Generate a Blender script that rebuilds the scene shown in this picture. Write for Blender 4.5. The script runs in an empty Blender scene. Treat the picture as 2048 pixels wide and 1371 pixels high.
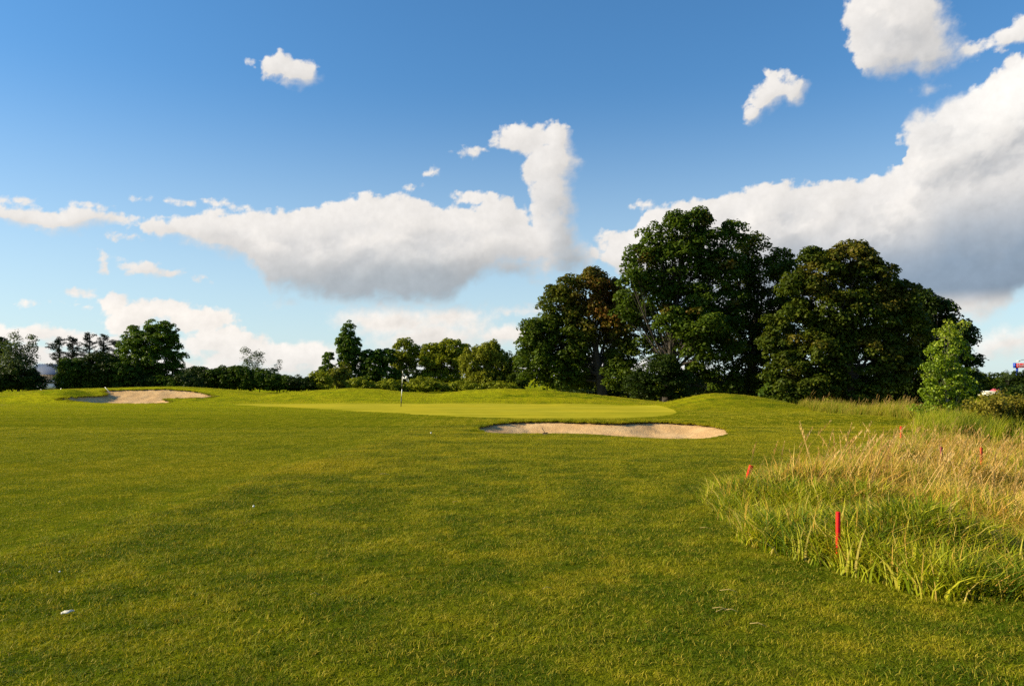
import bpy, math, random
import numpy as np
from mathutils import Vector

# ------------------------------------------------------------------ camera / world / sun
F = 1577.0            # focal length in photograph pixels (photo is 2048 x 1371)
CX, CY, HOR = 1024.0, 685.5, 755.0
CAMZ = 1.6
PITCH = math.atan((HOR - CY) / F)
SUN_AZ, SUN_EL = math.radians(-91), math.radians(25)
EXPOSURE = 0.9
sc = bpy.context.scene
COL = sc.collection
cam_d = bpy.data.cameras.new("camera")
cam = bpy.data.objects.new("camera", cam_d)
COL.objects.link(cam)
cam.location = (0, 0, CAMZ)
cam.rotation_euler = (math.pi / 2 + PITCH, 0, 0)
cam_d.sensor_width = 36.0
cam_d.lens = 36.0 * F / 2048.0
cam_d.clip_start = 0.05
cam_d.clip_end = 8000
sc.camera = cam
sc.view_settings.view_transform = 'Standard'
sc.view_settings.look = 'None'
sc.view_settings.exposure = EXPOSURE
sc.view_settings.gamma = 1
sc.cycles.max_bounces = 6
sc.cycles.diffuse_bounces = 3
sc.cycles.glossy_bounces = 2
sc.cycles.transmission_bounces = 3
sc.cycles.transparent_max_bounces = 4
sc.cycles.use_denoising = False

sun_d = bpy.data.lights.new("sun", 'SUN')
sun_d.energy = 5.0
sun_d.angle = math.radians(0.5)
sun_d.color = (1.0, 0.85, 0.58)
sun = bpy.data.objects.new("sun", sun_d)
COL.objects.link(sun)
SUNV = Vector((math.sin(SUN_AZ) * math.cos(SUN_EL), math.cos(SUN_AZ) * math.cos(SUN_EL), math.sin(SUN_EL)))
sun.rotation_euler = SUNV.to_track_quat('Z', 'Y').to_euler()
sun.location = (-60, -5, 40)


def raydir(px, py):
    a, b = px - CX, -(py - CY)
    c, s = math.cos(PITCH), math.sin(PITCH)
    return (a, F * c - b * s, F * s + b * c)


def azel(px, py):
    x, y, z = raydir(px, py)
    return math.atan2(x, y), math.atan2(z, math.hypot(x, y))


def P(px, py, d):
    x, y, z = raydir(px, py)
    return (x / y * d, d, CAMZ + z / y * d)


def flat(px, py, z=0.0):
    x, y, zz = raydir(px, py)
    t = (z - CAMZ) / zz
    return (x * t, y * t)


class NT:
    """small helper to write node trees"""
    def __init__(self, tree):
        self.t = tree

    def n(self, kind, **kw):
        nd = self.t.nodes.new(kind)
        for k, v in kw.items():
            setattr(nd, k, v)
        return nd

    def set(self, sock, v):
        if isinstance(v, bpy.types.NodeSocket):
            self.t.links.new(v, sock)
        elif v is not None:
            sock.default_value = v

    def m(self, op, a, b=None, c=None, clamp=False):
        nd = self.n('ShaderNodeMath', operation=op, use_clamp=clamp)
        self.set(nd.inputs[0], a)
        self.set(nd.inputs[1], b)
        self.set(nd.inputs[2], c)
        return nd.outputs[0]

    def vm(self, op, a, b=None, c=None):
        nd = self.n('ShaderNodeVectorMath', operation=op)
        self.set(nd.inputs[0], a)
        self.set(nd.inputs[1], b)
        if c is not None:
            self.set(nd.inputs[2], c)
        return nd.outputs['Value'] if op in ('LENGTH', 'DISTANCE', 'DOT_PRODUCT') else nd.outputs[0]

    def noise(self, vec, scale, detail=2.0, rough=0.5, out='Fac', dist=0.0, dims='3D'):
        nd = self.n('ShaderNodeTexNoise', noise_dimensions=dims)
        self.set(nd.inputs['Vector'], vec)
        nd.inputs['Scale'].default_value = scale
        nd.inputs['Detail'].default_value = detail
        nd.inputs['Roughness'].default_value = rough
        nd.inputs['Distortion'].default_value = dist
        return nd.outputs[out]

    def mix(self, f, a, b, blend='MIX'):
        nd = self.n('ShaderNodeMix', data_type='RGBA', blend_type=blend)
        self.set(nd.inputs[0], f)
        self.set(nd.inputs[6], a if isinstance(a, bpy.types.NodeSocket) else (*a, 1))
        self.set(nd.inputs[7], b if isinstance(b, bpy.types.NodeSocket) else (*b, 1))
        return nd.outputs[2]

    def ss(self, x, lo, hi, a=0.0, b=1.0):
        nd = self.n('ShaderNodeMapRange', interpolation_type='SMOOTHSTEP')
        self.set(nd.inputs[0], x)
        nd.inputs[1].default_value = lo
        nd.inputs[2].default_value = hi
        nd.inputs[3].default_value = a
        nd.inputs[4].default_value = b
        return nd.outputs[0]



# ------------------------------------------------------------------ numpy noise
def _hash(ix, iy, seed):
    h = (ix.astype(np.int64) * 374761393 + iy.astype(np.int64) * 668265263 + seed * 974634777) & 0xFFFFFFFF
    h = ((h ^ (h >> 13)) * 1274126177) & 0xFFFFFFFF
    h = (h ^ (h >> 16)) & 0xFFFFFFFF
    return h


def pnoise(x, y, seed=0):
    """gradient noise, about -0.7 .. 0.7"""
    x0, y0 = np.floor(x), np.floor(y)
    fx, fy = x - x0, y - y0
    u = fx * fx * fx * (fx * (fx * 6 - 15) + 10)
    v = fy * fy * fy * (fy * (fy * 6 - 15) + 10)

    def g(dx, dy):
        a = _hash(x0 + dx, y0 + dy, seed) * (2 * math.pi / 4294967296.0)
        return np.cos(a) * (fx - dx) + np.sin(a) * (fy - dy)
    n0 = g(0, 0) * (1 - u) + g(1, 0) * u
    n1 = g(0, 1) * (1 - u) + g(1, 1) * u
    return n0 * (1 - v) + n1 * v


def fbm(x, y, octaves=4, rough=0.5, seed=0, billow=False):
    t, a, tot = 0, 1.0, 0
    for i in range(octaves):
        n = pnoise(x * 2 ** i + 17.3 * i, y * 2 ** i - 9.1 * i, seed + i)
        if billow:
            n = np.abs(n) * 2 - 0.45
        t = t + a * n
        tot += a
        a *= rough
    return t / tot


def sstep(x, a, b):
    t = np.clip((x - a) / (b - a), 0, 1)
    return t * t * (3 - 2 * t)

# clouds: centre x, centre y, radius x, radius y in photograph pixels, turned into directions in the sky
BLOBS = [
    (560, 135, 34, 30), (602, 147, 40, 30), (575, 164, 36, 14), (497, 132, 12, 9),
    (1045, 282, 58, 26), (1115, 272, 32, 30), (1100, 330, 56, 45), (1108, 400, 46, 70), (1112, 470, 48, 60),
    (1135, 512, 62, 34), (1030, 530, 110, 26), (1000, 430, 62, 30), (960, 398, 50, 14), (1010, 495, 80, 40),
    (30, 402, 50, 7), (195, 410, 42, 10), (312, 399, 30, 5), (375, 407, 22, 9), (450, 410, 50, 7), (262, 478, 27, 6),
    (290, 535, 42, 18), (330, 548, 60, 9), (398, 556, 16, 6), (208, 530, 11, 20),
    (232, 606, 34, 24), (262, 640, 48, 28), (330, 622, 92, 20), (395, 638, 78, 26),
    (165, 585, 32, 5), (65, 606, 22, 4), (120, 607, 27, 4), (177, 616, 14, 4),
    (790, 642, 120, 36), (890, 638, 110, 32), (860, 676, 130, 38), (1000, 670, 72, 26), (1020, 618, 66, 10),
    (450, 684, 86, 28), (520, 712, 140, 26), (620, 710, 90, 28), (570, 605, 28, 6), (1085, 560, 28, 10),
    (50, 668, 130, 20), (195, 680, 110, 16), (100, 716, 220, 20), (350, 738, 330, 18), (800, 735, 420, 24),
    (1800, 66, 104, 84), (1755, 30, 62, 66), (1850, 108, 66, 46), (1930, 98, 56, 18), (2010, 78, 60, 20),
    (2056, 52, 34, 30), (1818, 138, 48, 20),
    (1500, 226, 24, 20), (1528, 196, 34, 24), (1560, 172, 34, 24), (1597, 184, 25, 32), (1532, 146, 9, 16),
    (1860, 186, 26, 10), (945, 304, 30, 7), (863, 348, 13, 8), (825, 376, 14, 5),
    (1836, 262, 34, 32), (1280, 413, 26, 8), (1235, 480, 40, 18), (2010, 688, 74, 34), (2085, 680, 80, 42),
    (1180, 740, 250, 20),
]
BANKS = [
    ([(270, 440), (300, 430), (370, 432), (480, 416), (600, 420), (690, 400), (740, 385), (820, 390), (900, 404),
      (980, 412), (1060, 440), (1120, 480), (1190, 495)],
     [(270, 455), (300, 472), (380, 482), (420, 500), (480, 522), (515, 552), (540, 582), (620, 600), (700, 612),
      (800, 620), (900, 614), (930, 585), (1000, 548), (1080, 535), (1190, 520)]),
    ([(-200, 410), (0, 410), (80, 412), (160, 410), (240, 426), (290, 436)],
     [(-200, 440), (0, 448), (100, 464), (160, 466), (250, 452), (290, 440)]),
    ([(1195, 505), (1250, 470), (1290, 424), (1350, 402), (1440, 386), (1520, 364), (1600, 362), (1700, 362),
      (1755, 347), (1800, 322), (1818, 270), (1835, 225), (1870, 222), (1900, 192), (1960, 160), (2010, 126),
      (2048, 105), (2250, 40), (2600, 100)],
     [(1195, 520), (1300, 600), (1500, 650), (1800, 652), (1900, 645), (1960, 648), (2000, 626), (2048, 600),
      (2250, 590), (2600, 560)]),
]



def cloud_field(U, V, detail=True):
    """signed thickness of cloud (radians of sky) at azimuth U, elevation V"""
    wu = 0.013 * fbm(U * 16, V * 16, 2, 0.5, 5) + 0.010 * fbm(U * 60, V * 60, 3, 0.6, 11)
    wv = 0.011 * fbm(U * 16, V * 18, 2, 0.5, 25) + 0.009 * fbm(U * 60, V * 60, 3, 0.6, 31)
    pu, pv = U + wu, V + wv
    acc = np.full(U.shape, -0.2)
    for (x, y, rx, ry) in BLOBS:
        u, v = azel(x, y)
        a = abs(azel(x + rx, y)[0] - u) * 1.12
        b = abs(azel(x, y - ry)[1] - v) * 1.12
        q = np.sqrt(((pu - u) / a) ** 2 + ((pv - v) / b) ** 2)
        acc = np.maximum(acc, (1 - q) * min(a, b) * 1.15)
    for top, bot in BANKS:
        tp = np.array([azel(*q) for q in top])
        bt = np.array([azel(*q) for q in bot])
        f = np.minimum(np.interp(pu, tp[:, 0], tp[:, 1]) - pv, pv - np.interp(pu, bt[:, 0], bt[:, 1]))
        f = np.minimum(f, np.minimum(pu - tp[0, 0], tp[-1, 0] - pu))
        acc = np.maximum(acc, f)
    return acc


def blur(A, sg):
    r = int(sg * 3)
    k = np.exp(-0.5 * (np.arange(-r, r + 1) / sg) ** 2)
    k /= k.sum()
    for ax in (0, 1):
        B = np.pad(A, [(r, r) if i == ax else (0, 0) for i in (0, 1)], mode='edge')
        A = sum(k[j] * (B[j:j + A.shape[0]] if ax == 0 else B[:, j:j + A.shape[1]]) for j in range(2 * r + 1))
    return A


def cloud_attrs(U, V):
    d = cloud_field(U, V)
    n1 = fbm(U * 48, V * 60, 5, 0.62, 71)
    bl = fbm(U * 20, V * 30, 4, 0.5, 91, True)
    wisp = fbm(U * 30, V * 75, 5, 0.7, 171)
    dens = d + 0.013 * n1 - 0.005 * bl + 0.007 * wisp
    # soft relief lit from the upper left
    soft = fbm(U * 13 + 0.5 * n1, V * 20 + 0.5 * n1, 3, 0.5, 131, True)
    n0 = fbm(U * 30, V * 36, 2, 0.5, 71)
    sm = d + 0.012 * n0
    T = 0.040 * (1 - np.exp(-np.clip(sm + 0.006, 0, 1) / 0.022)) - 0.016 * soft * sstep(sm, 0.0, 0.03) \
        - 0.0013 * bl * sstep(dens, 0.0, 0.03)
    T = 0.55 * blur(T, 2.2) + 0.75 * blur(T, 6.0)
    dv, du = np.gradient(T, V[:, 0], U[0, :])
    L = np.array([-0.50, 0.42, 0.72])
    nz = 1.0 / np.sqrt(1 + 0.6 * (du * du + dv * dv))
    lit = np.clip((-du * L[0] - dv * L[1] + L[2]) * nz, 0, 1.2)
    core = sstep(dens, 0.008, 0.06)
    # how far below the top of its own cloud a point lies: undersides are grey-blue
    up = np.zeros_like(d)
    for k in (0.012, 0.025, 0.04, 0.06, 0.08, 0.11):
        up += sstep(cloud_field(U - 0.35 * k, V + k) + 0.016 * soft, -0.002, 0.02)
    up = blur(up / 6, 3.0)
    return dens, lit, core, up, soft


def cloud_colours(U, V):
    dens, lit, core, up, soft = cloud_attrs(U, V)
    right = sstep(U, 0.16, 0.42)
    white = np.array([0.90, 0.86, 0.815])
    grey = np.array([0.47, 0.49, 0.52])
    blue = np.array([0.29, 0.375, 0.48])
    midb = np.array([0.38, 0.45, 0.51])
    bright = np.array([1.0, 0.97, 0.92])
    k = np.clip(0.50 * up + 0.45 * core * (0.75 - lit) + 0.85 * soft * core + 0.14, 0, 1)
    c = white * (1 - k[..., None]) + grey * k[..., None]
    kr = sstep(U, 0.44, 0.60) * np.exp(-((V - 0.27 - 0.5 * (U - 0.5)) / 0.055) ** 2) * sstep(soft, 0.35, -0.2)
    c = c * (1 - kr[..., None]) + bright * kr[..., None]
    kb = right * sstep(up, 0.30, 0.95) * sstep(V + 0.03 * soft, 0.215, 0.115) * sstep(V, 0.055, 0.075)
    c = c * (1 - kb[..., None]) + blue * kb[..., None]
    km = (1 - right) * sstep(up, 0.30, 0.95) * sstep(V + 0.02 * soft, 0.21, 0.11) * 0.80 * sstep(V, 0.078, 0.10)
    c = c * (1 - km[..., None]) + midb * km[..., None]
    k_low = sstep(V, 0.10, 0.075)[..., None] * 0.85
    c = c * (1 - k_low) + np.array([0.98, 0.92, 0.85]) * (1 - 0.42 * (up * core)[..., None]) * k_low
    hz = sstep(V, 0.08, 0.0) * 0.22
    c = c * (1 - hz[..., None]) + np.array([0.74, 0.79, 0.82]) * hz[..., None]
    g = np.clip(0.95 + 0.26 * (lit - 0.6), 0.8, 1.1)
    width = 0.0065 + 0.016 * np.clip(sstep(up, 0.1, 0.8) + sstep(0.62 - lit, 0.0, 0.35), 0, 1.2)
    return dens, c * g[..., None], width


def build_sky():
    """world: Nishita sky; far in front of the camera a part of the sky dome that carries the clouds"""
    w = bpy.data.worlds.new("World")
    sc.world = w
    w.use_nodes = True
    t = w.node_tree
    t.nodes.clear()
    N = NT(t)
    sky = N.n('ShaderNodeTexSky', sky_type='NISHITA', sun_disc=False)
    sky.sun_elevation = SUN_EL
    sky.sun_rotation = SUN_AZ
    sky.air_density = 1.0
    sky.dust_density = 0.3
    sky.ozone_density = 3.0
    tc = N.n('ShaderNodeTexCoord')
    s = N.n('ShaderNodeSeparateXYZ')
    N.set(s.inputs[0], tc.outputs['Generated'])
    tint = N.mix(N.ss(s.outputs[2], 0.02, 0.45), (0.92, 1.06, 1.12), (0.64, 1.10, 1.34))
    skyc = N.mix(1.0, sky.outputs[0], tint, 'MULTIPLY')
    veil = N.m('MULTIPLY', N.ss(s.outputs[2], 0.36, -0.02), 0.62)
    skyc = N.mix(veil, skyc, (0.37 / SKY, 0.46 / SKY, 0.51 / SKY))
    bg = N.n('ShaderNodeBackground')
    N.set(bg.inputs[0], skyc)
    bg.inputs[1].default_value = SKY
    wo = N.n('ShaderNodeOutputWorld')
    t.links.new(bg.outputs[0], wo.inputs[0])

    R = 4000.0
    st = 0.0026
    us = np.concatenate([np.linspace(-1.1, -0.64, 12)[:-1], np.arange(-0.64, 0.64, st), np.linspace(0.64, 1.1, 12)])
    vs = np.concatenate([np.arange(-0.012, 0.50, st), np.linspace(0.50, 0.9, 10)])
    U, V = np.meshgrid(us, vs)
    dens, c, width = cloud_colours(U, V)
    edge = np.maximum(sstep(np.abs(U), 0.80, 1.0), sstep(V, 0.60, 0.8))
    dens = dens - 0.3 * edge
    co = np.stack([R * np.sin(U) * np.cos(V), R * np.cos(U) * np.cos(V), R * np.sin(V) + CAMZ], -1).reshape(-1, 3)
    nv, nu = U.shape
    idx = np.arange(nv * nu).reshape(nv, nu)
    q = np.stack([idx[:-1, :-1], idx[1:, :-1], idx[1:, 1:], idx[:-1, 1:]], -1).reshape(-1, 4)
    ob = mesh_np("sky", co, q, [], {'dens': dens.ravel(), 'cr': c[..., 0].ravel(), 'cg': c[..., 1].ravel(),
                                    'cb': c[..., 2].ravel(), 'width': width.ravel()})
    ob['kind'] = 'structure'
    m = bpy.data.materials.new("sky_clouds")
    m.use_nodes = True
    t = m.node_tree
    t.nodes.clear()
    N = NT(t)
    at = {k: N.n('ShaderNodeAttribute', attribute_name=k) for k in ('dens', 'cr', 'cg', 'cb', 'width')}
    g = N.n('ShaderNodeNewGeometry')
    fine = N.m('SUBTRACT', N.noise(g.outputs['Position'], 90 / R, 4, 0.6), 0.5)
    d = N.m('MULTIPLY_ADD', fine, 0.014, at['dens'].outputs['Fac'])
    alpha = N.ss(N.m('DIVIDE', d, at['width'].outputs['Fac']), -0.15, 1.0)
    cb = N.n('ShaderNodeCombineXYZ')
    for i, k in enumerate(('cr', 'cg', 'cb')):
        N.set(cb.inputs[i], at[k].outputs['Fac'])
    vs_ = N.n('ShaderNodeVectorMath', operation='SCALE')
    N.set(vs_.inputs[0], cb.outputs[0])
    N.set(vs_.inputs['Scale'], N.m('MULTIPLY_ADD', fine, 0.12, 0.545))
    em = N.n('ShaderNodeEmission')
    N.set(em.inputs[0], vs_.outputs[0])
    tr = N.n('ShaderNodeBsdfTransparent')
    mx = N.n('ShaderNodeMixShader')
    N.set(mx.inputs[0], alpha)
    t.links.new(tr.outputs[0], mx.inputs[1])
    t.links.new(em.outputs[0], mx.inputs[2])
    out = N.n('ShaderNodeOutputMaterial')
    t.links.new(mx.outputs[0], out.inputs[0])
    m.cycles.emission_sampling = 'NONE'
    ob.data.materials.append(m)


def mesh_np(name, co, quads, tris, attrs=None, parent=None, mats=(), smooth=False, mat_idx=None):
    """one mesh object from arrays"""
    co = np.asarray(co, dtype=np.float32).reshape(-1, 3)
    quads = np.asarray(quads, dtype=np.int32).reshape(-1, 4)
    tris = np.asarray(tris, dtype=np.int32).reshape(-1, 3)
    me = bpy.data.meshes.new(name)
    me.vertices.add(len(co))
    me.vertices.foreach_set('co', co.ravel())
    nl = quads.size + tris.size
    me.loops.add(nl)
    me.loops.foreach_set('vertex_index', np.concatenate([quads.ravel(), tris.ravel()]))
    me.polygons.add(len(quads) + len(tris))
    ls = np.concatenate([np.arange(len(quads)) * 4, quads.size + np.arange(len(tris)) * 3]).astype(np.int32)
    me.polygons.foreach_set('loop_start', ls)
    if mat_idx is not None:
        me.polygons.foreach_set('material_index', np.asarray(mat_idx, dtype=np.int32))
    if smooth:
        me.polygons.foreach_set('use_smooth', np.ones(len(ls), dtype=bool))
    for k, v in (attrs or {}).items():
        a = me.attributes.new(k, 'FLOAT', 'POINT')
        a.data.foreach_set('value', np.asarray(v, dtype=np.float32))
    me.update(calc_edges=True)
    for m in mats:
        me.materials.append(m)
    ob = bpy.data.objects.new(name, me)
    COL.objects.link(ob)
    if parent is not None:
        ob.parent = parent
    return ob


SKY = 0.068
build_sky()


# ------------------------------------------------------------------ helpers for things
def tag(o, label=None, cat=None, group=None, kind=None):
    if label:
        o['label'] = label
    if cat:
        o['category'] = cat
    if group:
        o['group'] = group
    if kind:
        o['kind'] = kind
    return o


def empty(name, loc, rz=0.0):
    o = bpy.data.objects.new(name, None)
    COL.objects.link(o)
    o.location = loc
    o.rotation_euler = (0, 0, rz)
    o.empty_display_size = 0.3
    return o


def mat(name, col, rough=0.6, metal=0.0, bump=0.0, bscale=30.0, var=0.0, vscale=4.0, spec=0.5):
    m = bpy.data.materials.new(name)
    m.use_nodes = True
    t = m.node_tree
    N = NT(t)
    b = t.nodes['Principled BSDF']
    tc = N.n('ShaderNodeTexCoord')
    if var > 0:
        f = N.noise(tc.outputs['Object'], vscale, 5, 0.6)
        dark = tuple(c * (1 - var) for c in col)
        light = tuple(min(1, c * (1 + var * 0.6)) for c in col)
        t.links.new(N.mix(N.ss(f, 0.3, 0.7), dark, light), b.inputs['Base Color'])
    else:
        b.inputs['Base Color'].default_value = (*col, 1)
    b.inputs['Roughness'].default_value = rough
    b.inputs['Metallic'].default_value = metal
    b.inputs['Specular IOR Level'].default_value = spec
    if bump > 0:
        bp = N.n('ShaderNodeBump')
        bp.inputs['Strength'].default_value = bump
        bp.inputs['Distance'].default_value = 0.01
        N.set(bp.inputs['Height'], N.noise(tc.outputs['Object'], bscale, 5, 0.6))
        t.links.new(bp.outputs[0], b.inputs['Normal'])
    return m


def box_arrays(x0, x1, y0, y1, z0, z1):
    co = [(x, y, z) for z in (z0, z1) for y in (y0, y1) for x in (x0, x1)]
    q = [(0, 2, 3, 1), (4, 5, 7, 6), (0, 1, 5, 4), (2, 6, 7, 3), (0, 4, 6, 2), (1, 3, 7, 5)]
    return np.array(co, float), np.array(q)


class MB:
    """collects shapes into one mesh"""
    def __init__(self):
        self.co, self.q, self.t, self.mq, self.mt, self.n = [], [], [], [], [], 0

    def add(self, co, q=(), t=(), m=0):
        co = np.asarray(co, float).reshape(-1, 3)
        q = np.asarray(q, int).reshape(-1, 4)
        t = np.asarray(t, int).reshape(-1, 3)
        self.co.append(co)
        self.q.append(q + self.n)
        self.t.append(t + self.n)
        self.mq += [m] * len(q)
        self.mt += [m] * len(t)
        self.n += len(co)
        return self

    def box(self, x0, x1, y0, y1, z0, z1, m=0):
        co, q = box_arrays(x0, x1, y0, y1, z0, z1)
        return self.add(co, q, m=m)

    def tube(self, pts, rad, seg=8, m=0, caps=True):
        pts = np.asarray(pts, float)
        rad = np.broadcast_to(np.asarray(rad, float), (len(pts),))
        tan = np.gradient(pts, axis=0)
        tan /= np.linalg.norm(tan, axis=1)[:, None] + 1e-9
        ref = np.array([0.0, 0.0, 1.0]) if abs(tan[0][2]) < 0.9 else np.array([1.0, 0.0, 0.0])
        rings = []
        for p, tg, r in zip(pts, tan, rad):
            a = np.cross(tg, ref)
            if np.linalg.norm(a) < 1e-3:
                a = np.cross(tg, [0.0, 1.0, 0.1])
            a /= np.linalg.norm(a)
            b = np.cross(tg, a)
            ang = np.arange(seg) * 2 * math.pi / seg
            rings.append(p + r * (np.cos(ang)[:, None] * a + np.sin(ang)[:, None] * b))
        co = np.concatenate(rings)
        q = []
        for i in range(len(pts) - 1):
            for j in range(seg):
                k = (j + 1) % seg
                q.append((i * seg + j, i * seg + k, (i + 1) * seg + k, (i + 1) * seg + j))
        t = []
        if caps:
            n = len(co)
            co = np.concatenate([co, [pts[0], pts[-1]]])
            for j in range(seg):
                k = (j + 1) % seg
                t.append((n, k, j))
                t.append((n + 1, (len(pts) - 1) * seg + j, (len(pts) - 1) * seg + k))
        return self.add(co, q, t, m=m)

    def build(self, name, mats, parent=None, smooth=False, attrs=None):
        if not isinstance(mats, (list, tuple)):
            mats = [mats]
        return mesh_np(name, np.concatenate(self.co), np.concatenate(self.q), np.concatenate(self.t), attrs, parent,
                       mats, smooth, self.mq + self.mt)


# ------------------------------------------------------------------ terrain
def poly_smooth(pts, n=14):
    """closed Catmull-Rom curve through the points"""
    p = np.asarray(pts, float)
    out = []
    m = len(p)
    for i in range(m):
        a, b, c, d = p[i - 1], p[i], p[(i + 1) % m], p[(i + 2) % m]
        for k in range(n):
            t = k / n
            out.append(0.5 * (2 * b + (c - a) * t + (2 * a - 5 * b + 4 * c - d) * t * t + (3 * b - a - 3 * c + d) * t ** 3))
    return np.array(out)


def sdist(x, y, poly, chunk=20000):
    """distance to the polygon, positive inside, and the nearest point on it"""
    x, y = np.ravel(x), np.ravel(y)
    A, B = poly, np.roll(poly, -1, 0)
    out = np.full(len(x), -99.0)
    nx, ny = x.copy(), y.copy()
    lo, hi = poly.min(0) - 4, poly.max(0) + 4
    sel = np.where((x > lo[0]) & (x < hi[0]) & (y > lo[1]) & (y < hi[1]))[0]
    for s0 in range(0, len(sel), chunk):
        ii = sel[s0:s0 + chunk]
        px, py = x[ii, None], y[ii, None]
        dx, dy = B[:, 0] - A[:, 0], B[:, 1] - A[:, 1]
        t = ((px - A[:, 0]) * dx + (py - A[:, 1]) * dy) / (dx * dx + dy * dy + 1e-12)
        t = np.clip(t, 0, 1)
        qx, qy = A[:, 0] + t * dx, A[:, 1] + t * dy
        d = np.hypot(px - qx, py - qy)
        k = d.argmin(1)
        r = np.arange(len(ii))
        cond = ((A[:, 1] > py) != (B[:, 1] > py)) & (px < dx * (py - A[:, 1]) / (dy + 1e-12) + A[:, 0])
        ins = cond.sum(1) % 2 == 1
        out[ii] = np.where(ins, d[r, k], -d[r, k])
        nx[ii], ny[ii] = qx[r, k], qy[r, k]
    return out, nx, ny


RIDGE = [(-1500, 790), (-400, 786), (0, 785), (100, 779), (200, 775.5), (350, 772.5), (430, 777), (540, 787.5), (620, 781), (700, 775.5),
         (760, 778.5), (800, 783.5), (870, 787.5), (940, 780), (1010, 776.5), (1080, 779), (1200, 790), (1330, 804),
         (1430, 806), (1600, 818), (1900, 822), (2500, 822), (4000, 822)]
YR = 56.0
RIDGE_X = np.array([(px - CX) / F * YR for px, _ in RIDGE])
RIDGE_Z = np.array([CAMZ - (py - HOR) / F * YR for _, py in RIDGE])


ROUGH_POLY_PX = [(1438, 1015), (1500, 1078), (1590, 1112), (1700, 1143), (1830, 1178), (2048, 1205)]
ROUGH_PTS = [flat(*p) for p in ROUGH_POLY_PX] + [(6.5, 4.6), (14, 3), (45, 5), (60, 40), (60, 62), (24, 61), (16, 44),
                                                 (14.3, 38.0), (14.0, 33), (14.6, 29.5), (14.6, 26), (11.6, 22.3), (7.7, 17.4),
                                                 (5.9, 14.8), (4.3, 12.6), (3.15, 11.3), (2.6, 10.4)]
ROUGH_POLY = poly_smooth(ROUGH_PTS, 8)


def base_z(x, y):
    x, y = np.asarray(x, float), np.asarray(y, float)
    shp = np.broadcast(x, y).shape
    x, y = np.broadcast_to(x, shp), np.broadcast_to(y, shp)
    r = np.interp(x, RIDGE_X, RIDGE_Z)
    rise = sstep(y, 48.7 + 0.02 * np.abs(x + 5), YR) ** 1.15
    fall = sstep(y, YR, YR + 13)
    z = r * rise * (1 - fall) + (-0.25 - 0.75 * sstep(x, -2, 8)) * fall
    z = z * (1 - 0.0)
    # right-hand mound beside the green
    z = z + 0.74 * np.exp(-((x - 11.2) / np.where(x < 11.2, 2.4, 4.0)) ** 2 - ((y - 43.0) / 4.0) ** 2)
    z = z + 0.20 * np.exp(-((x - 11.5) / 3.2) ** 2 - ((y - 30.5) / 3.0) ** 2)
    z = z - 0.85 * sstep(x, 13.5, 19) * sstep(y, 36, 46) * sstep(y, 72, 60)
    # gentle bank behind the near bunker
    z = z + 0.10 * np.exp(-((x - 3.0) / 4.5) ** 2 - ((y - 28.6) / 1.6) ** 2)
    # lobe of turf on the left of the far bunker
    z = z + 0.62 * np.exp(-((x + 29.2) / np.where(x > -29.2, 1.5, 3.5)) ** 2 - ((y - 51.6) / 1.5) ** 2)
    # rough side stands a little above the fairway
    z = z - 0.06 * sstep(-(x - (-4.6 + 0.082 * (y - 6.7))), -0.3, 0.7) * sstep(y, 34, 24)
    # long grass stands in a shallow ditch
    inrough = x - np.interp(y, [4, 7, 10, 12, 17, 22, 30, 40, 60], [3.6, 2.7, 2.9, 4.2, 7.6, 11.6, 15, 15.5, 20])
    z = z + sstep(inrough, 0, 0.8) * sstep(y, 24, 16) * 0.48 * np.clip(pnoise(x * 1.05, y * 0.9, 14) + 0.08, 0, 1)
    z = z - 0.55 * sstep(x - np.interp(y, [4, 7, 10, 12, 17, 22, 30, 40, 60], [4, 3.4, 3.6, 5.0, 8.5, 12.5, 16.5, 17, 22]), 0.0, 6.0) * sstep(y, 300, 60)
    amp = sstep(y, 1.5, 5)
    z = z + amp * (0.030 * pnoise(x * 0.35, y * 0.35, 3) + 0.016 * pnoise(x * 1.1, y * 0.9, 4))
    return z


def ray_hit(px, py, zoff=0.0, y0=3.0, y1=140.0):
    dx, dy, dz = raydir(px, py)
    t = np.linspace(y0, y1, 6000)
    z = CAMZ + dz / dy * t
    g = base_z(dx / dy * t, t) + zoff
    k = np.where(z < g)[0]
    k = k[0] if len(k) else len(t) - 1
    return (dx / dy * t[k], t[k])


GREEN_PX = [(470, 808), (600, 806.6), (800, 806.4), (1000, 806.6), (1180, 808), (1290, 812), (1345, 820), (1345, 828),
            (1290, 834), (1150, 836), (1000, 835), (900, 831), (780, 825), (640, 817), (520, 811.5)]
GREEN_POLY = poly_smooth([flat(*p) for p in GREEN_PX], 12)
NEAR_BUNKER_PX = [(948, 857), (965, 863), (1010, 866), (1100, 866), (1190, 868), (1280, 874), (1370, 877), (1430, 873),
                  (1462, 862), (1435, 852), (1385, 846), (1310, 842), (1265, 843), (1235, 844.5), (1200, 843.5), (1150, 842), (1090, 841),
                  (1030, 842), (975, 848)]
NEAR_BUNKER = poly_smooth([ray_hit(*p) for p in NEAR_BUNKER_PX], 10)
FAR_BUNKER_PX = [(112, 798), (150, 793.5), (195, 791), (212, 787.5), (203, 782), (212, 779.5), (290, 777.8), (360, 779),
                 (405, 785), (428, 791), (415, 795), (372, 796.0), (330, 797.5), (338, 801), (342, 804), (310, 806.3), (240, 806.5), (170, 803.5)]
FAR_BUNKER = poly_smooth([ray_hit(*p) for p in FAR_BUNKER_PX], 10)
LIP = 0.07


def bunker_drop(sd, depth, run):
    return np.where(sd > 0, LIP + depth * sstep(sd, -0.2, run), 0.0)


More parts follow.
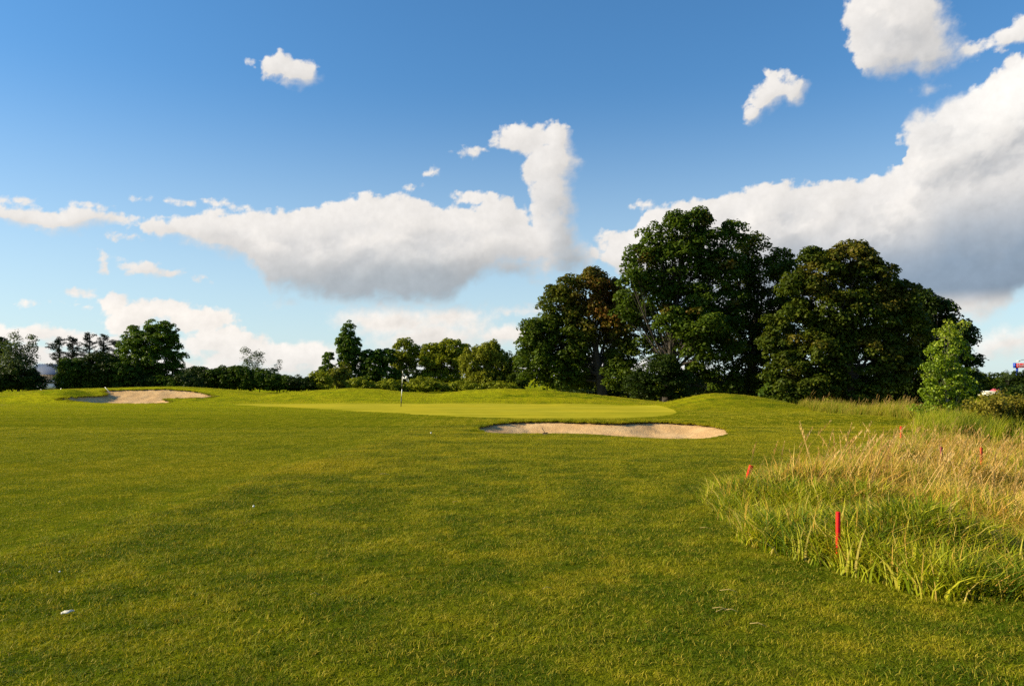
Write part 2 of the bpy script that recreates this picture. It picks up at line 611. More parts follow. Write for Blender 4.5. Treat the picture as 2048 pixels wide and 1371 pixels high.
def lines(segs):
    out = []
    for a, b, st in segs:
        n = max(1, int(round((b - a) / st)))
        out += list(np.linspace(a, b, n, endpoint=False))
    out.append(segs[-1][1])
    return np.array(out)


XS = lines([(-4000, -400, 450), (-400, -80, 20), (-80, -36, 1.5), (-36, -16, 0.16), (-16, -3, 0.3), (-3, 8.5, 0.11),
            (8.5, 24, 0.3), (24, 60, 1.5), (60, 400, 20), (400, 4000, 450)])
YS = lines([(-300, -20, 40), (-20, 0, 2), (0, 20, 0.25), (20, 30.5, 0.11), (30.5, 47.5, 0.22), (47.5, 58, 0.14), (58, 75, 0.6), (75, 140, 4),
            (140, 500, 30), (500, 7000, 600)])


def build_terrain():
    X, Y = np.meshgrid(XS, YS)
    shp = X.shape
    x, y = X.ravel().copy(), Y.ravel().copy()
    hx = np.gradient(XS)[None, :].repeat(shp[0], 0).ravel()
    hy = np.gradient(YS)[:, None].repeat(shp[1], 1).ravel()
    for poly in (NEAR_BUNKER, FAR_BUNKER, GREEN_POLY):
        sd, nx, ny = sdist(x, y, poly)
        near = (np.abs(nx - x) < 0.5 * hx) & (np.abs(ny - y) < 0.5 * hy) & (np.abs(sd) < 0.12)
        x[near], y[near] = nx[near], ny[near]
    z = base_z(x, y)
    idx = np.arange(len(x)).reshape(shp)
    q = np.stack([idx[:-1, :-1], idx[:-1, 1:], idx[1:, 1:], idx[1:, :-1]], -1).reshape(-1, 4)
    fx, fy = x[q].mean(1), y[q].mean(1)
    s1, _, _ = sdist(fx, fy, NEAR_BUNKER)
    s2, _, _ = sdist(fx, fy, FAR_BUNKER)
    s3, _, _ = sdist(fx, fy, GREEN_POLY)

    def sub(mask, zz, name, m):
        qq = q[mask]
        used, inv = np.unique(qq, return_inverse=True)
        co = np.stack([x[used], y[used], zz[used]], -1)
        return mesh_np(name, co, inv.reshape(-1, 4), [], None, None, [m], True)
    o = sub((s1 < 0) & (s2 < 0) & (s3 < 0), z, "grass_ground", M_TURF)
    tag(o, kind='structure')
    o = sub((s3 > 0) & (s1 < 0), z, "putting_green", M_GREEN)
    tag(o, kind='structure')
    for poly, s, depth, run in ((NEAR_BUNKER, s1, 0.24, 1.3), (FAR_BUNKER, s2, 0.22, 1.0)):
        sv, _, _ = sdist(x, y, poly)
        n = pnoise(x * 1.4, y * 1.4, 8) * 0.05 + pnoise(x * 4, y * 4, 9) * 0.022
        zz = z - 0.004 - LIP * sstep(sv, -0.30, -0.12) - depth * sstep(sv, -0.1, run) + n * sstep(sv, 0.0, 0.6)
        o = sub(s > -0.35, zz, "sand_bunker", M_SAND)
        tag(o, kind='structure')


# ------------------------------------------------------------------ ground materials
def new_mat(name):
    m = bpy.data.materials.new(name)
    m.use_nodes = True
    t = m.node_tree
    t.nodes.clear()
    N = NT(t)
    out = N.n('ShaderNodeOutputMaterial')
    return m, t, N, out


def patchy(N, pos):
    """turf colour from where it grows: green with straw-coloured and darker patches"""
    big = N.noise(pos, 0.22, 4, 0.6)
    mid = N.noise(pos, 1.3, 4, 0.6)
    fine = N.noise(pos, 7.0, 3, 0.6)
    return big, mid, fine


def turf_colour(N, pos, tint=None):
    big, mid, fine = patchy(N, pos)
    # mown strips run across the picture on the approach
    st = N.vm('MULTIPLY', pos, (0.10, 0.75, 0.0))
    streak = N.noise(st, 1.0, 3, 0.55)
    g = N.mix(N.ss(mid, 0.36, 0.64), (0.080, 0.132, 0.003), (0.255, 0.268, 0.006))
    k = N.m('ADD', N.m('MULTIPLY', big, 0.5), N.m('MULTIPLY', mid, 0.5))
    g = N.mix(N.m('MULTIPLY', N.ss(k, 0.50, 0.66), 0.65), g, (0.430, 0.340, 0.015))
    g = N.mix(N.m('MULTIPLY', N.ss(fine, 0.56, 0.74), 0.42), g, (0.40, 0.26, 0.022))
    gold = N.vm('LENGTH', N.vm('MULTIPLY', N.vm('SUBTRACT', pos, (-5.6, 14.4, 0)), (0.30, 0.62, 0)))
    g = N.mix(N.m('MULTIPLY', N.ss(gold, 1.6, 0.3), N.ss(mid, 0.2, 0.6, 0.4, 0.95)), g, (0.430, 0.350, 0.014))
    s = N.n('ShaderNodeSeparateXYZ')
    N.set(s.inputs[0], pos)
    far = N.m('MULTIPLY', N.ss(s.outputs[1], 11, 24), N.ss(s.outputs[1], 75, 62))
    g = N.mix(N.m('MULTIPLY', far, N.ss(streak, 0.38, 0.62, 0.10, 0.70)), g, (0.400, 0.360, 0.008))
    side = N.m('SUBTRACT', s.outputs[0], N.m('MULTIPLY_ADD', s.outputs[1], 0.082, -5.15))
    g = N.mix(N.m('MULTIPLY', N.ss(side, 0.25, -0.25), 0.38), g, (0.290, 0.310, 0.010))
    if tint is not None:
        g = N.mix(N.ss(tint, 0.0, 0.35, 0.35, 0.0), g, (0.035, 0.065, 0.004))
        g = N.mix(N.ss(tint, 0.62, 1.0, 0.0, 0.85), g, (0.56, 0.43, 0.055))
    return g


def make_turf():
    m, t, N, out = new_mat("turf")
    g = N.n('ShaderNodeNewGeometry')
    pos = g.outputs['Position']
    col = turf_colour(N, pos)
    s = N.n('ShaderNodeSeparateXYZ')
    N.set(s.inputs[0], pos)
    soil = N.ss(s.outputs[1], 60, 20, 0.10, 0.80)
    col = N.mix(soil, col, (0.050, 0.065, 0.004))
    bare = N.m('MULTIPLY', N.ss(N.vm('LENGTH', N.vm('MULTIPLY', N.vm('SUBTRACT', pos, (-32.5, 46.2, 0)), (0.4, 0.9, 0))), 1.5, 0.3),
               N.ss(N.noise(pos, 1.6, 4, 0.6), 0.35, 0.6))
    col = N.mix(bare, col, (0.20, 0.13, 0.06))
    b = N.n('ShaderNodeBsdfPrincipled')
    N.set(b.inputs['Base Color'], col)
    b.inputs['Roughness'].default_value = 0.85
    b.inputs['Specular IOR Level'].default_value = 0.0
    bp = N.n('ShaderNodeBump')
    bp.inputs['Strength'].default_value = 0.9
    bp.inputs['Distance'].default_value = 0.05
    h = N.m('ADD', N.noise(pos, 14, 4, 0.7), N.m('MULTIPLY', N.noise(pos, 1.7, 3, 0.6), 1.2))
    N.set(bp.inputs['Height'], h)
    t.links.new(bp.outputs[0], b.inputs['Normal'])
    t.links.new(b.outputs[0], out.inputs[0])
    return m


def make_green():
    m, t, N, out = new_mat("putting_turf")
    g = N.n('ShaderNodeNewGeometry')
    pos = g.outputs['Position']
    st = N.vm('MULTIPLY', pos, (0.05, 0.9, 0.0))
    streak = N.noise(st, 1.0, 3, 0.5)
    big = N.noise(pos, 0.3, 3, 0.5)
    col = N.mix(N.ss(streak, 0.35, 0.65), (0.275, 0.255, 0.014), (0.385, 0.335, 0.028))
    col = N.mix(N.ss(big, 0.40, 0.7, 0.0, 0.5), col, (0.44, 0.35, 0.02))
    b = N.n('ShaderNodeBsdfPrincipled')
    N.set(b.inputs['Base Color'], col)
    b.inputs['Roughness'].default_value = 0.8
    b.inputs['Specular IOR Level'].default_value = 0.0
    bp = N.n('ShaderNodeBump')
    bp.inputs['Strength'].default_value = 0.35
    bp.inputs['Distance'].default_value = 0.01
    N.set(bp.inputs['Height'], N.noise(pos, 25, 3, 0.6))
    t.links.new(bp.outputs[0], b.inputs['Normal'])
    t.links.new(b.outputs[0], out.inputs[0])
    return m


def make_sand():
    m, t, N, out = new_mat("bunker_sand")
    g = N.n('ShaderNodeNewGeometry')
    pos = g.outputs['Position']
    n1 = N.noise(pos, 0.9, 5, 0.6)
    n2 = N.noise(pos, 9, 4, 0.7)
    col = N.mix(N.ss(n1, 0.35, 0.7), (0.48, 0.30, 0.135), (0.60, 0.405, 0.20))
    col = N.mix(N.ss(n2, 0.60, 0.80, 0.0, 0.7), col, (0.36, 0.22, 0.13))
    b = N.n('ShaderNodeBsdfPrincipled')
    N.set(b.inputs['Base Color'], col)
    b.inputs['Roughness'].default_value = 0.95
    b.inputs['Specular IOR Level'].default_value = 0.1
    bp = N.n('ShaderNodeBump')
    bp.inputs['Strength'].default_value = 0.8
    bp.inputs['Distance'].default_value = 0.04
    N.set(bp.inputs['Height'], N.m('ADD', N.noise(pos, 9, 4, 0.65), N.m('MULTIPLY', N.noise(pos, 40, 2, 0.6), 0.4)))
    t.links.new(bp.outputs[0], b.inputs['Normal'])
    t.links.new(b.outputs[0], out.inputs[0])
    return m


M_TURF, M_GREEN, M_SAND = make_turf(), make_green(), make_sand()
build_terrain()


# ------------------------------------------------------------------ grass blades
def blade_mat(name, colour_fn, trans=0.35, gloss=0.25):
    m, t, N, out = new_mat(name)
    g = N.n('ShaderNodeNewGeometry')
    tint = N.n('ShaderNodeAttribute', attribute_name='tint').outputs['Fac']
    col = colour_fn(N, g.outputs['Position'], tint)
    d = N.n('ShaderNodeBsdfPrincipled')
    N.set(d.inputs['Base Color'], col)
    d.inputs['Roughness'].default_value = 0.55
    d.inputs['Specular IOR Level'].default_value = gloss
    tr = N.n('ShaderNodeBsdfTranslucent')
    N.set(tr.inputs[0], N.mix(1.0, col, (1.15, 1.1, 0.55), 'MULTIPLY'))
    mx = N.n('ShaderNodeMixShader')
    mx.inputs[0].default_value = trans
    t.links.new(d.outputs[0], mx.inputs[1])
    t.links.new(tr.outputs[0], mx.inputs[2])
    t.links.new(mx.outputs[0], out.inputs[0])
    return m


def blades(rng, n, size, h, w, lean, seg=2, square=True, wind=(0, 0)):
    """n curved blades; returns coordinates, quads, tris, tint"""
    if square:
        bx, by = rng.uniform(-size / 2, size / 2, n), rng.uniform(-size / 2, size / 2, n)
    else:
        r, a = size * np.sqrt(rng.uniform(0, 1, n)), rng.uniform(0, 2 * math.pi, n)
        bx, by = r * np.cos(a), r * np.sin(a)
    hh = h * rng.uniform(0.55, 1.15, n)
    ww = w * rng.uniform(0.7, 1.3, n)
    a = rng.uniform(0, 2 * math.pi, n)
    ln = lean * hh * rng.uniform(0.2, 1.3, n)
    dx, dy = np.cos(a) * ln + wind[0] * hh, np.sin(a) * ln + wind[1] * hh
    fa = rng.uniform(0, 2 * math.pi, n)
    sx, sy = np.cos(fa), np.sin(fa)
    cols = []
    for k in range(seg + 1):
        s = k / seg
        cx, cy = bx + dx * s ** 1.8, by + dy * s ** 1.8
        cz = hh * (s - 0.30 * (np.hypot(dx, dy) / hh) * s ** 2.5)
        half = ww * 0.5 * (1 - 0.85 * s ** 1.5)
        if k < seg:
            cols.append(np.stack([cx - sx * half, cy - sy * half, cz], -1))
            cols.append(np.stack([cx + sx * half, cy + sy * half, cz], -1))
        else:
            cols.append(np.stack([cx, cy, cz], -1))
    co = np.stack(cols, 1)      # n, 2*seg+1, 3
    nv = co.shape[1]
    base = (np.arange(n) * nv)[:, None]
    q = np.concatenate([base + np.array([2 * k, 2 * k + 1, 2 * k + 3, 2 * k + 2]) for k in range(seg - 1)]) if seg > 1 else np.zeros((0, 4), int)
    t = base + np.array([2 * seg - 2, 2 * seg - 1, 2 * seg])
    tint = np.repeat(rng.uniform(0, 1, n), nv)
    return co.reshape(-1, 3), q, t, tint


def hidden_collection(name, objs):
    c = bpy.data.collections.new(name)
    for o in objs:
        for u in list(o.users_collection):
            u.objects.unlink(o)
        c.objects.link(o)
    return c


def scatter(name, label, cat, pts, rot, scl, idx, coll, material=None):
    """one object whose points carry copies of the tufts in coll"""
    n = len(pts)
    me = bpy.data.meshes.new(name)
    me.vertices.add(n)
    me.vertices.foreach_set('co', np.asarray(pts, np.float32).ravel())
    for k, v in (('rz', rot), ('sc', scl)):
        a = me.attributes.new(k, 'FLOAT', 'POINT')
        a.data.foreach_set('value', np.asarray(v, np.float32))
    a = me.attributes.new('vi', 'INT', 'POINT')
    a.data.foreach_set('value', np.asarray(idx, np.int32))
    ob = bpy.data.objects.new(name, me)
    COL.objects.link(ob)
    g = bpy.data.node_groups.new(name + "_nodes", 'GeometryNodeTree')
    g.interface.new_socket("Geometry", in_out='INPUT', socket_type='NodeSocketGeometry')
    g.interface.new_socket("Geometry", in_out='OUTPUT', socket_type='NodeSocketGeometry')
    L = g.links.new
    gi, go = g.nodes.new('NodeGroupInput'), g.nodes.new('NodeGroupOutput')
    ip = g.nodes.new('GeometryNodeInstanceOnPoints')
    ci = g.nodes.new('GeometryNodeCollectionInfo')
    ci.inputs['Collection'].default_value = coll
    ci.inputs['Separate Children'].default_value = True
    ci.inputs['Reset Children'].default_value = True

    def named(nm, ty):
        x = g.nodes.new('GeometryNodeInputNamedAttribute')
        x.data_type = ty
        x.inputs['Name'].default_value = nm
        return x.outputs['Attribute']
    cz = g.nodes.new('ShaderNodeCombineXYZ')
    L(named('rz', 'FLOAT'), cz.inputs[2])
    er = g.nodes.new('FunctionNodeEulerToRotation')
    L(cz.outputs[0], er.inputs[0])
    L(gi.outputs[0], ip.inputs['Points'])
    L(ci.outputs[0], ip.inputs['Instance'])
    ip.inputs['Pick Instance'].default_value = True
    L(named('vi', 'INT'), ip.inputs['Instance Index'])
    L(er.outputs[0], ip.inputs['Rotation'])
    L(named('sc', 'FLOAT'), ip.inputs['Scale'])
    L(ip.outputs[0], go.inputs[0])
    md = ob.modifiers.new("tufts", 'NODES')
    md.node_group = g
    tag(ob, label, cat, kind='stuff')
    return ob


def in_view(x, y, margin=0.6):
    return (np.abs(x) < 0.665 * y + margin) & (y > 1.5)


M_BLADE = blade_mat("lawn_blades", turf_colour, 0.35, 0.08)


def grid_pts(y0, y1, step, rng, jit=0.5):
    xs = np.arange(-y1 * 0.68 - 1, y1 * 0.68 + 1, step)
    ys = np.arange(y0, y1, step)
    X, Y = np.meshgrid(xs, ys)
    x = X.ravel() + rng.uniform(-jit, jit, X.size) * step
    y = Y.ravel() + rng.uniform(-jit, jit, X.size) * step
    k = in_view(x, y)
    return x[k], y[k]


def lawn():
    rng = np.random.default_rng(4)
    SZ = 0.42
    kinds = {}
    for nm, h, n, w, lean in (("rough_tuft", 0.047, 1250, 0.0046, 1.15), ("fairway_tuft", 0.026, 800, 0.0045, 0.9),
                              ("far_tuft", 0.055, 260, 0.0120, 0.8)):
        obs = []
        for v in range(4):
            co, q, t, tint = blades(rng, n, SZ * 1.25, h, w, lean, 2)
            # clumps stand higher
            c = 0.75 + 0.9 * pnoise(co[:, 0] * 9 + 31 * v, co[:, 1] * 9, 77)
            co[:, 2] *= np.clip(c, 0.55, 1.45)
            obs.append(mesh_np(nm, co, q, t, {'tint': tint}, None, [M_BLADE]))
        kinds[nm] = hidden_collection(nm + "_shapes", obs)

    def keep(x, y):
        s1, _, _ = sdist(x, y, NEAR_BUNKER)
        s2, _, _ = sdist(x, y, FAR_BUNKER)
        s3, _, _ = sdist(x, y, GREEN_POLY)
        s4, _, _ = sdist(x, y, ROUGH_POLY)
        return (s1 < -0.22) & (s2 < -0.22) & (s3 < -0.2) & (s4 < 0.4)

    def fair(x, y):
        return x < (-4.6 + 0.082 * (y - 6.7)) + 0.12 * pnoise(x, y * 0.8, 5)

    def put(name, label, sel_kind, x, y, sc0, coll):
        z = base_z(x, y)
        n = len(x)
        s = sc0 * (0.94 + 0.28 * pnoise(x * 0.9, y * 1.1, 50) + 0.28 * pnoise(x * 2.6, y * 2.6, 51))
        scatter(name, label, 'grass', np.stack([x, y, z - 0.004], -1), rng.uniform(0, 6.28, n), s, rng.integers(0, 4, n), coll)
    x, y = grid_pts(2.0, 26, SZ, rng, 0.2)
    k = keep(x, y)
    x, y = x[k], y[k]
    f = fair(x, y)
    put("rough_grass", "mown green and straw coloured rough grass across the near ground", 0, x[~f], y[~f], 1.0, kinds["rough_tuft"])
    put("fairway_grass", "shorter smoother grass of the approach, left of the rough", 0, x[f], y[f], 1.0, kinds["fairway_tuft"])
    x, y = grid_pts(26, 64, 0.46, rng, 0.2)
    k = keep(x, y)
    x, y = x[k], y[k]
    near_green = (y < 49.5) & (x < 7.5) & (y > 26) & ~((x > -4) & (y < 30))
    put("mound_grass", "mown grass on the mounds round the putting green", 0, x[~near_green], y[~near_green], 0.75, kinds["far_tuft"])
    put("apron_grass", "short apron grass in front of the putting green", 0, x[near_green], y[near_green], 0.45, kinds["far_tuft"])
    # shaggy fringe round the lips of both bunkers
    obs = []
    for v in range(3):
        co, q, t, tint = blades(rng, 90, 0.10, 0.085, 0.012, 1.3, 2, False)
        obs.append(mesh_np("lip_tuft", co, q, t, {'tint': tint * 0.8}, None, [M_BLADE]))
    coll = hidden_collection("lip_tuft_shapes", obs)
    px, py = [], []
    for poly, n, s in ((NEAR_BUNKER, 500, 1.0), (FAR_BUNKER, 500, 1.0)):
        k = rng.integers(0, len(poly), n)
        p = poly[k] + (poly[(k + 1) % len(poly)] - poly[k]) * rng.uniform(0, 1, (n, 1)) + rng.normal(0, 0.05, (n, 2))
        px.append(p[:, 0])
        py.append(p[:, 1])
    x, y = np.concatenate(px), np.concatenate(py)
    # the near lip is trimmed, the far lip hangs ragged
    s = np.where((y < 23.4) & (x < 10) & (x > -4), 0.45, 1.0) * rng.uniform(0.5, 1.2, len(x))
    scatter("bunker_lip_grass", "ragged grass fringe hanging over the lips of the bunkers", 'grass',
            np.stack([x, y, base_z(x, y) - 0.03], -1), rng.uniform(0, 6.28, len(x)), s, rng.integers(0, 3, len(x)), coll)


lawn()


def long_colour(c_dark, c_main, c_alt, c_dry):
    def fn(N, pos, tint):
        n = N.noise(pos, 1.2, 3, 0.6)
        c = N.mix(N.ss(n, 0.35, 0.65), c_dark, c_main)
        c = N.mix(N.ss(tint, 0.45, 0.75, 0.0, 0.8), c, c_alt)
        return N.mix(N.ss(tint, 0.86, 0.96, 0.0, 0.9), c, c_dry)
    return fn


M_LONG = blade_mat("long_green_blades", long_colour((0.085, 0.150, 0.004), (0.270, 0.310, 0.008), (0.50, 0.46, 0.025), (0.52, 0.40, 0.10)), 0.40, 0.15)
M_DRY = blade_mat("dry_straw_blades", long_colour((0.52, 0.30, 0.045), (0.68, 0.44, 0.085), (0.74, 0.54, 0.14), (0.26, 0.29, 0.025)), 0.35, 0.15)
M_SEED = blade_mat("seed_heads", long_colour((0.50, 0.28, 0.08), (0.58, 0.38, 0.13), (0.64, 0.48, 0.20), (0.42, 0.17, 0.06)), 0.35, 0.1)
M_GOLD = blade_mat("weedy_stems", long_colour((0.14, 0.18, 0.008), (0.27, 0.27, 0.012), (0.38, 0.33, 0.03), (0.44, 0.28, 0.07)), 0.35, 0.1)


STAKES = [((px - CX) / F * d, d) for px, d in ((1669, 6.75), (1482, 11.3), (1799, 21.0), (1877, 12.5), (1956, 12.5))]


def long_grass():
    rng = np.random.default_rng(9)
    wind = (0.22, -0.04)

    def shapes(nm, specs, n=6):
        obs = []
        for v in range(n):
            cs, qs, ts, tn, mi_q, mi_t, off = [], [], [], [], [], [], 0
            for (cnt, size, h, w, lean, seg, mi, z0) in specs:
                co, q, t, tint = blades(rng, cnt, size, h, w, lean, seg, False, wind)
                cs.append(co)
                qs.append(q + off)
                ts.append(t + off)
                tn.append(tint)
                mi_q += [mi] * len(q)
                mi_t += [mi] * len(t)
                off += len(co)
            obs.append((np.concatenate(cs), np.concatenate(qs), np.concatenate(ts), np.concatenate(tn), mi_q + mi_t))
        return obs

    def seedheads(co_list, n, h, spread):
        """feathery heads on thin stalks"""
        cs, qs, ts, off = [], [], [], 0
        for i in range(n):
            a, r = rng.uniform(0, 6.28), spread * math.sqrt(rng.uniform(0, 1))
            bx, by = r * math.cos(a), r * math.sin(a)
            hh = h * rng.uniform(0.6, 1.15)
            lx, ly = (wind[0] * 0.8 + rng.normal(0, 0.24)) * hh, rng.normal(0, 0.22) * hh
            pts = [(bx + lx * s ** 1.6, by + ly * s ** 1.6, hh * s) for s in (0, 0.35, 0.7, 1.0)]
            w = 0.0028
            c = []
            for p in pts:
                c += [(p[0] - w, p[1], p[2]), (p[0] + w, p[1], p[2])]
            cs.append(np.array(c))
            qs.append(np.array([(0, 1, 3, 2), (2, 3, 5, 4), (4, 5, 7, 6)]) + off)
            off += 8
            # head: short florets
            k = 14
            for j in range(k):
                s = 0.80 + 0.22 * j / k
                p = np.array([bx + lx * s ** 1.6, by + ly * s ** 1.6, hh * s])
                aa = rng.uniform(0, 6.28)
                d = np.array([math.cos(aa) * 0.45, math.sin(aa) * 0.45, 1.0]) * 0.035 * (1.15 - (j / k) * 0.7)
                sd = np.array([-math.sin(aa), math.cos(aa), 0]) * 0.0045
                cs.append(np.array([p - sd, p + sd, p + d]))
                ts.append(np.array([[0, 1, 2]]) + off)
                off += 3
        return np.concatenate(cs), np.concatenate(qs), np.concatenate(ts)

    def make(nm, specs, mats, heads=None, n=6):
        out = []
        for (co, q, t, tint, mi) in shapes(nm, specs, n):
            if heads:
                c2, q2, t2 = seedheads(None, *heads)
                nq, ntr = len(q), len(t)
                mq, mt = mi[:nq], mi[nq:]
                q = np.concatenate([q, q2 + len(co)])
                t = np.concatenate([t, t2 + len(co)])
                tint = np.concatenate([tint, rng.uniform(0, 1, len(c2))])
                co = np.concatenate([co, c2])
                hm = len(mats) - 1
                mi = mq + [hm] * len(q2) + mt + [hm] * len(t2)
            out.append(mesh_np(nm, co, q, t, {'tint': tint}, None, mats, False, mi))
        return hidden_collection(nm + "_shapes", out)

    green = make("green_clump", [(90, 0.16, 0.27, 0.0135, 0.9, 4, 0, 0), (80, 0.20, 0.19, 0.012, 1.4, 3, 0, 0), (4, 0.2, 0.34, 0.008, 1.0, 4, 1, 0)], [M_LONG, M_DRY])
    straw = make("straw_clump", [(34, 0.20, 0.44, 0.0080, 1.0, 4, 1, 0), (56, 0.22, 0.32, 0.010, 1.9, 4, 1, 0), (36, 0.20, 0.34, 0.013, 1.2, 4, 0, 0)],
                 [M_LONG, M_DRY, M_SEED], (1, 0.62, 0.18))
    gold = make("weed_clump", [(60, 0.28, 0.95, 0.013, 0.40, 4, 0, 0), (30, 0.3, 0.6, 0.015, 0.7, 3, 0, 0)], [M_GOLD, M_SEED], (3, 1.15, 0.22))
    arch = make("arching_clump", [(110, 0.22, 1.05, 0.013, 0.55, 5, 0, 0)], [M_LONG], n=3)

    # points inside the unmown area
    def pts(step, y0, y1):
        xs, ys = np.arange(0, 45, step), np.arange(y0, y1, step)
        X, Y = np.meshgrid(xs, ys)
        x = X.ravel() + rng.uniform(-0.5, 0.5, X.size) * step
        y = Y.ravel() + rng.uniform(-0.5, 0.5, X.size) * step
        s, _, _ = sdist(x, y, ROUGH_POLY)
        k = (s > 0.0) & in_view(x, y, 1.5)
        return x[k], y[k], s[k]
    G, S, W = [], [], []
    for step, y0, y1 in ((0.122, 3, 12), (0.165, 12, 20), (0.30, 20, 34), (0.42, 34, 62)):
        x, y, s = pts(step, y0, y1)
        n = pnoise(x * 0.55, y * 0.55, 61) + 0.5 * pnoise(x * 1.7, y * 1.7, 62)
        # picture of the place: green along the mown edge, straw further in and behind
        dry = np.clip(0.04 + 0.70 * sstep(y + 4.5 * n + 0.45 * (x - 4), 7.5, 14.0), 0, 0.74) * sstep(s, 0.2, 1.6)
        dry = np.where((y > 19), np.clip(0.45 + 0.5 * n, 0.1, 0.9), dry)
        r = rng.uniform(0, 1, len(x))
        # a trampled hollow that shows the dark underneath
        hol = 1.2 * np.exp(-((x - 4.3) / 0.55) ** 2 - ((y - 8.1) / 0.55) ** 2) + 0.9 * np.exp(-((x - 2.9) / 0.22) ** 2 - ((y - 8.6) / 0.28) ** 2) \
            + 0.9 * np.exp(-((x - 4.7) / 0.4) ** 2 - ((y - 6.1) / 0.22) ** 2) 
        alive = r > hol * 1.2
        alive &= ~((y > 18.6) & (y < 27.5) & (x / y > 0.572))
        for sx_, sy_ in STAKES:
            t_ = sy_ - y
            alive &= ~((np.abs(x - sx_ * (1 - t_ / sy_)) < 0.10 + 0.006 * sy_) & (t_ > -0.1) & (t_ < 0.055 * sy_))
        gold_zone = (y > 19.0) & (x > 11.8 + 0.1 * (y - 19))
        isdry = (rng.uniform(0, 1, len(x)) < dry) & ~gold_zone
        sc_ = (0.95 + 0.15 * sstep(s, 0.0, 0.7)) * np.clip(1 + 0.75 * n, 0.5, 1.6) * rng.uniform(0.65, 1.25, len(x))
        sc_ = sc_ * np.where(hol > 0.15, 0.75, 1.0) * (1 - 0.22 * sstep(y, 12, 18))
        z = base_z(x, y)
        for arr, mk in ((G, alive & ~isdry & ~gold_zone), (S, alive & isdry), (W, alive & gold_zone)):
            arr.append(np.stack([x[mk], y[mk], z[mk] - 0.01, sc_[mk]], -1))
    for arr, nm, lb, coll, k in ((G, "long_green_grass", "long unmown green grass spilling over the edge of the mown turf", green, 1.0),
                                 (S, "long_straw_grass", "tall straw coloured grass with seed heads behind the red stakes", straw, 0.84),
                                 (W, "tall_weeds", "tall yellowish weeds with reddish tops in front of the big trees", gold, 0.58)):
        a = np.concatenate(arr)
        scatter(nm, lb, 'grass', a[:, :3], rng.uniform(-1.5, 1.5, len(a)), a[:, 3] * k, rng.integers(0, 6, len(a)), coll)
    # arching clump under the cottonwood
    n = 120
    x = 11.6 + rng.normal(0, 0.55, n)
    y = 22.0 + rng.normal(0, 1.2, n)
    k = sdist(x, y, ROUGH_POLY)[0] > 0.1
    x, y = x[k], y[k]
    scatter("arching_grass", "long arching green grass leaning over at the foot of the young cottonwood", 'grass',
            np.stack([x, y, base_z(x, y)], -1), rng.uniform(-0.7, 0.7, len(x)), rng.uniform(0.5, 0.82, len(x)), rng.integers(0, 3, len(x)), arch)


long_grass()


# ------------------------------------------------------------------ trees
def leaf_mat(name, dark, main, light, autumn, trans=0.30, gloss=0.08):
    m, t, N, out = new_mat(name)
    tint = N.n('ShaderNodeAttribute', attribute_name='tint').outputs['Fac']
    fall = N.n('ShaderNodeAttribute', attribute_name='fall').outputs['Fac']
    c = N.mix(N.ss(tint, 0.0, 0.55), dark, main)
    c = N.mix(N.ss(tint, 0.6, 1.0), c, light)
    c = N.mix(fall, c, autumn)
    d = N.n('ShaderNodeBsdfPrincipled')
    N.set(d.inputs['Base Color'], c)
    d.inputs['Roughness'].default_value = 0.5
    d.inputs['Specular IOR Level'].default_value = gloss
    tr = N.n('ShaderNodeBsdfTranslucent')
    N.set(tr.inputs[0], N.mix(1.0, c, (1.25, 1.25, 0.35), 'MULTIPLY'))
    mx = N.n('ShaderNodeMixShader')
    mx.inputs[0].default_value = trans
    t.links.new(d.outputs[0], mx.inputs[1])
    t.links.new(tr.outputs[0], mx.inputs[2])
    t.links.new(mx.outputs[0], out.inputs[0])
    return m


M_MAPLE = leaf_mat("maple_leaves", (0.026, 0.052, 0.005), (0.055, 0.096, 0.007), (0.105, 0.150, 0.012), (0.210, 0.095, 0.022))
M_MAPLE2 = leaf_mat("dull_maple_leaves", (0.024, 0.044, 0.004), (0.052, 0.080, 0.006), (0.110, 0.130, 0.012), (0.150, 0.115, 0.016))
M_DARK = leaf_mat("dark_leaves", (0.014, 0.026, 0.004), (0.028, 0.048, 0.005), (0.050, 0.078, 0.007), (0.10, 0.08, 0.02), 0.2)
M_WILLOW = leaf_mat("willow_leaves", (0.090, 0.115, 0.006), (0.200, 0.228, 0.012), (0.320, 0.320, 0.022), (0.15, 0.13, 0.03), 0.3)
M_COTTON = leaf_mat("cottonwood_leaves", (0.035, 0.072, 0.006), (0.075, 0.130, 0.009), (0.150, 0.210, 0.018), (0.30, 0.30, 0.05), 0.38, 0.15)
M_COTTONY = leaf_mat("young_cottonwood_leaves", (0.080, 0.130, 0.006), (0.180, 0.260, 0.010), (0.380, 0.440, 0.040), (0.40, 0.36, 0.08), 0.42, 0.25)
M_PINE = leaf_mat("pine_needles", (0.008, 0.017, 0.007), (0.013, 0.026, 0.010), (0.022, 0.040, 0.014), (0.05, 0.05, 0.02), 0.1)
M_GREYLEAF = leaf_mat("grey_green_leaves", (0.035, 0.055, 0.022), (0.070, 0.100, 0.040), (0.14, 0.17, 0.08), (0.2, 0.2, 0.1), 0.3)
M_WEED = leaf_mat("weedy_shrub_leaves", (0.06, 0.075, 0.006), (0.13, 0.14, 0.010), (0.26, 0.24, 0.020), (0.32, 0.24, 0.04), 0.35)
M_BARK = mat("bark", (0.050, 0.040, 0.030), 0.9, bump=0.6, bscale=12, var=0.5, vscale=6)
M_PALEBARK = mat("pale_bark", (0.24, 0.20, 0.14), 0.85, bump=0.4, bscale=12, var=0.4, vscale=6)


def unit(rng, n):
    v = rng.normal(size=(n, 3))
    return v / np.linalg.norm(v, axis=1)[:, None]


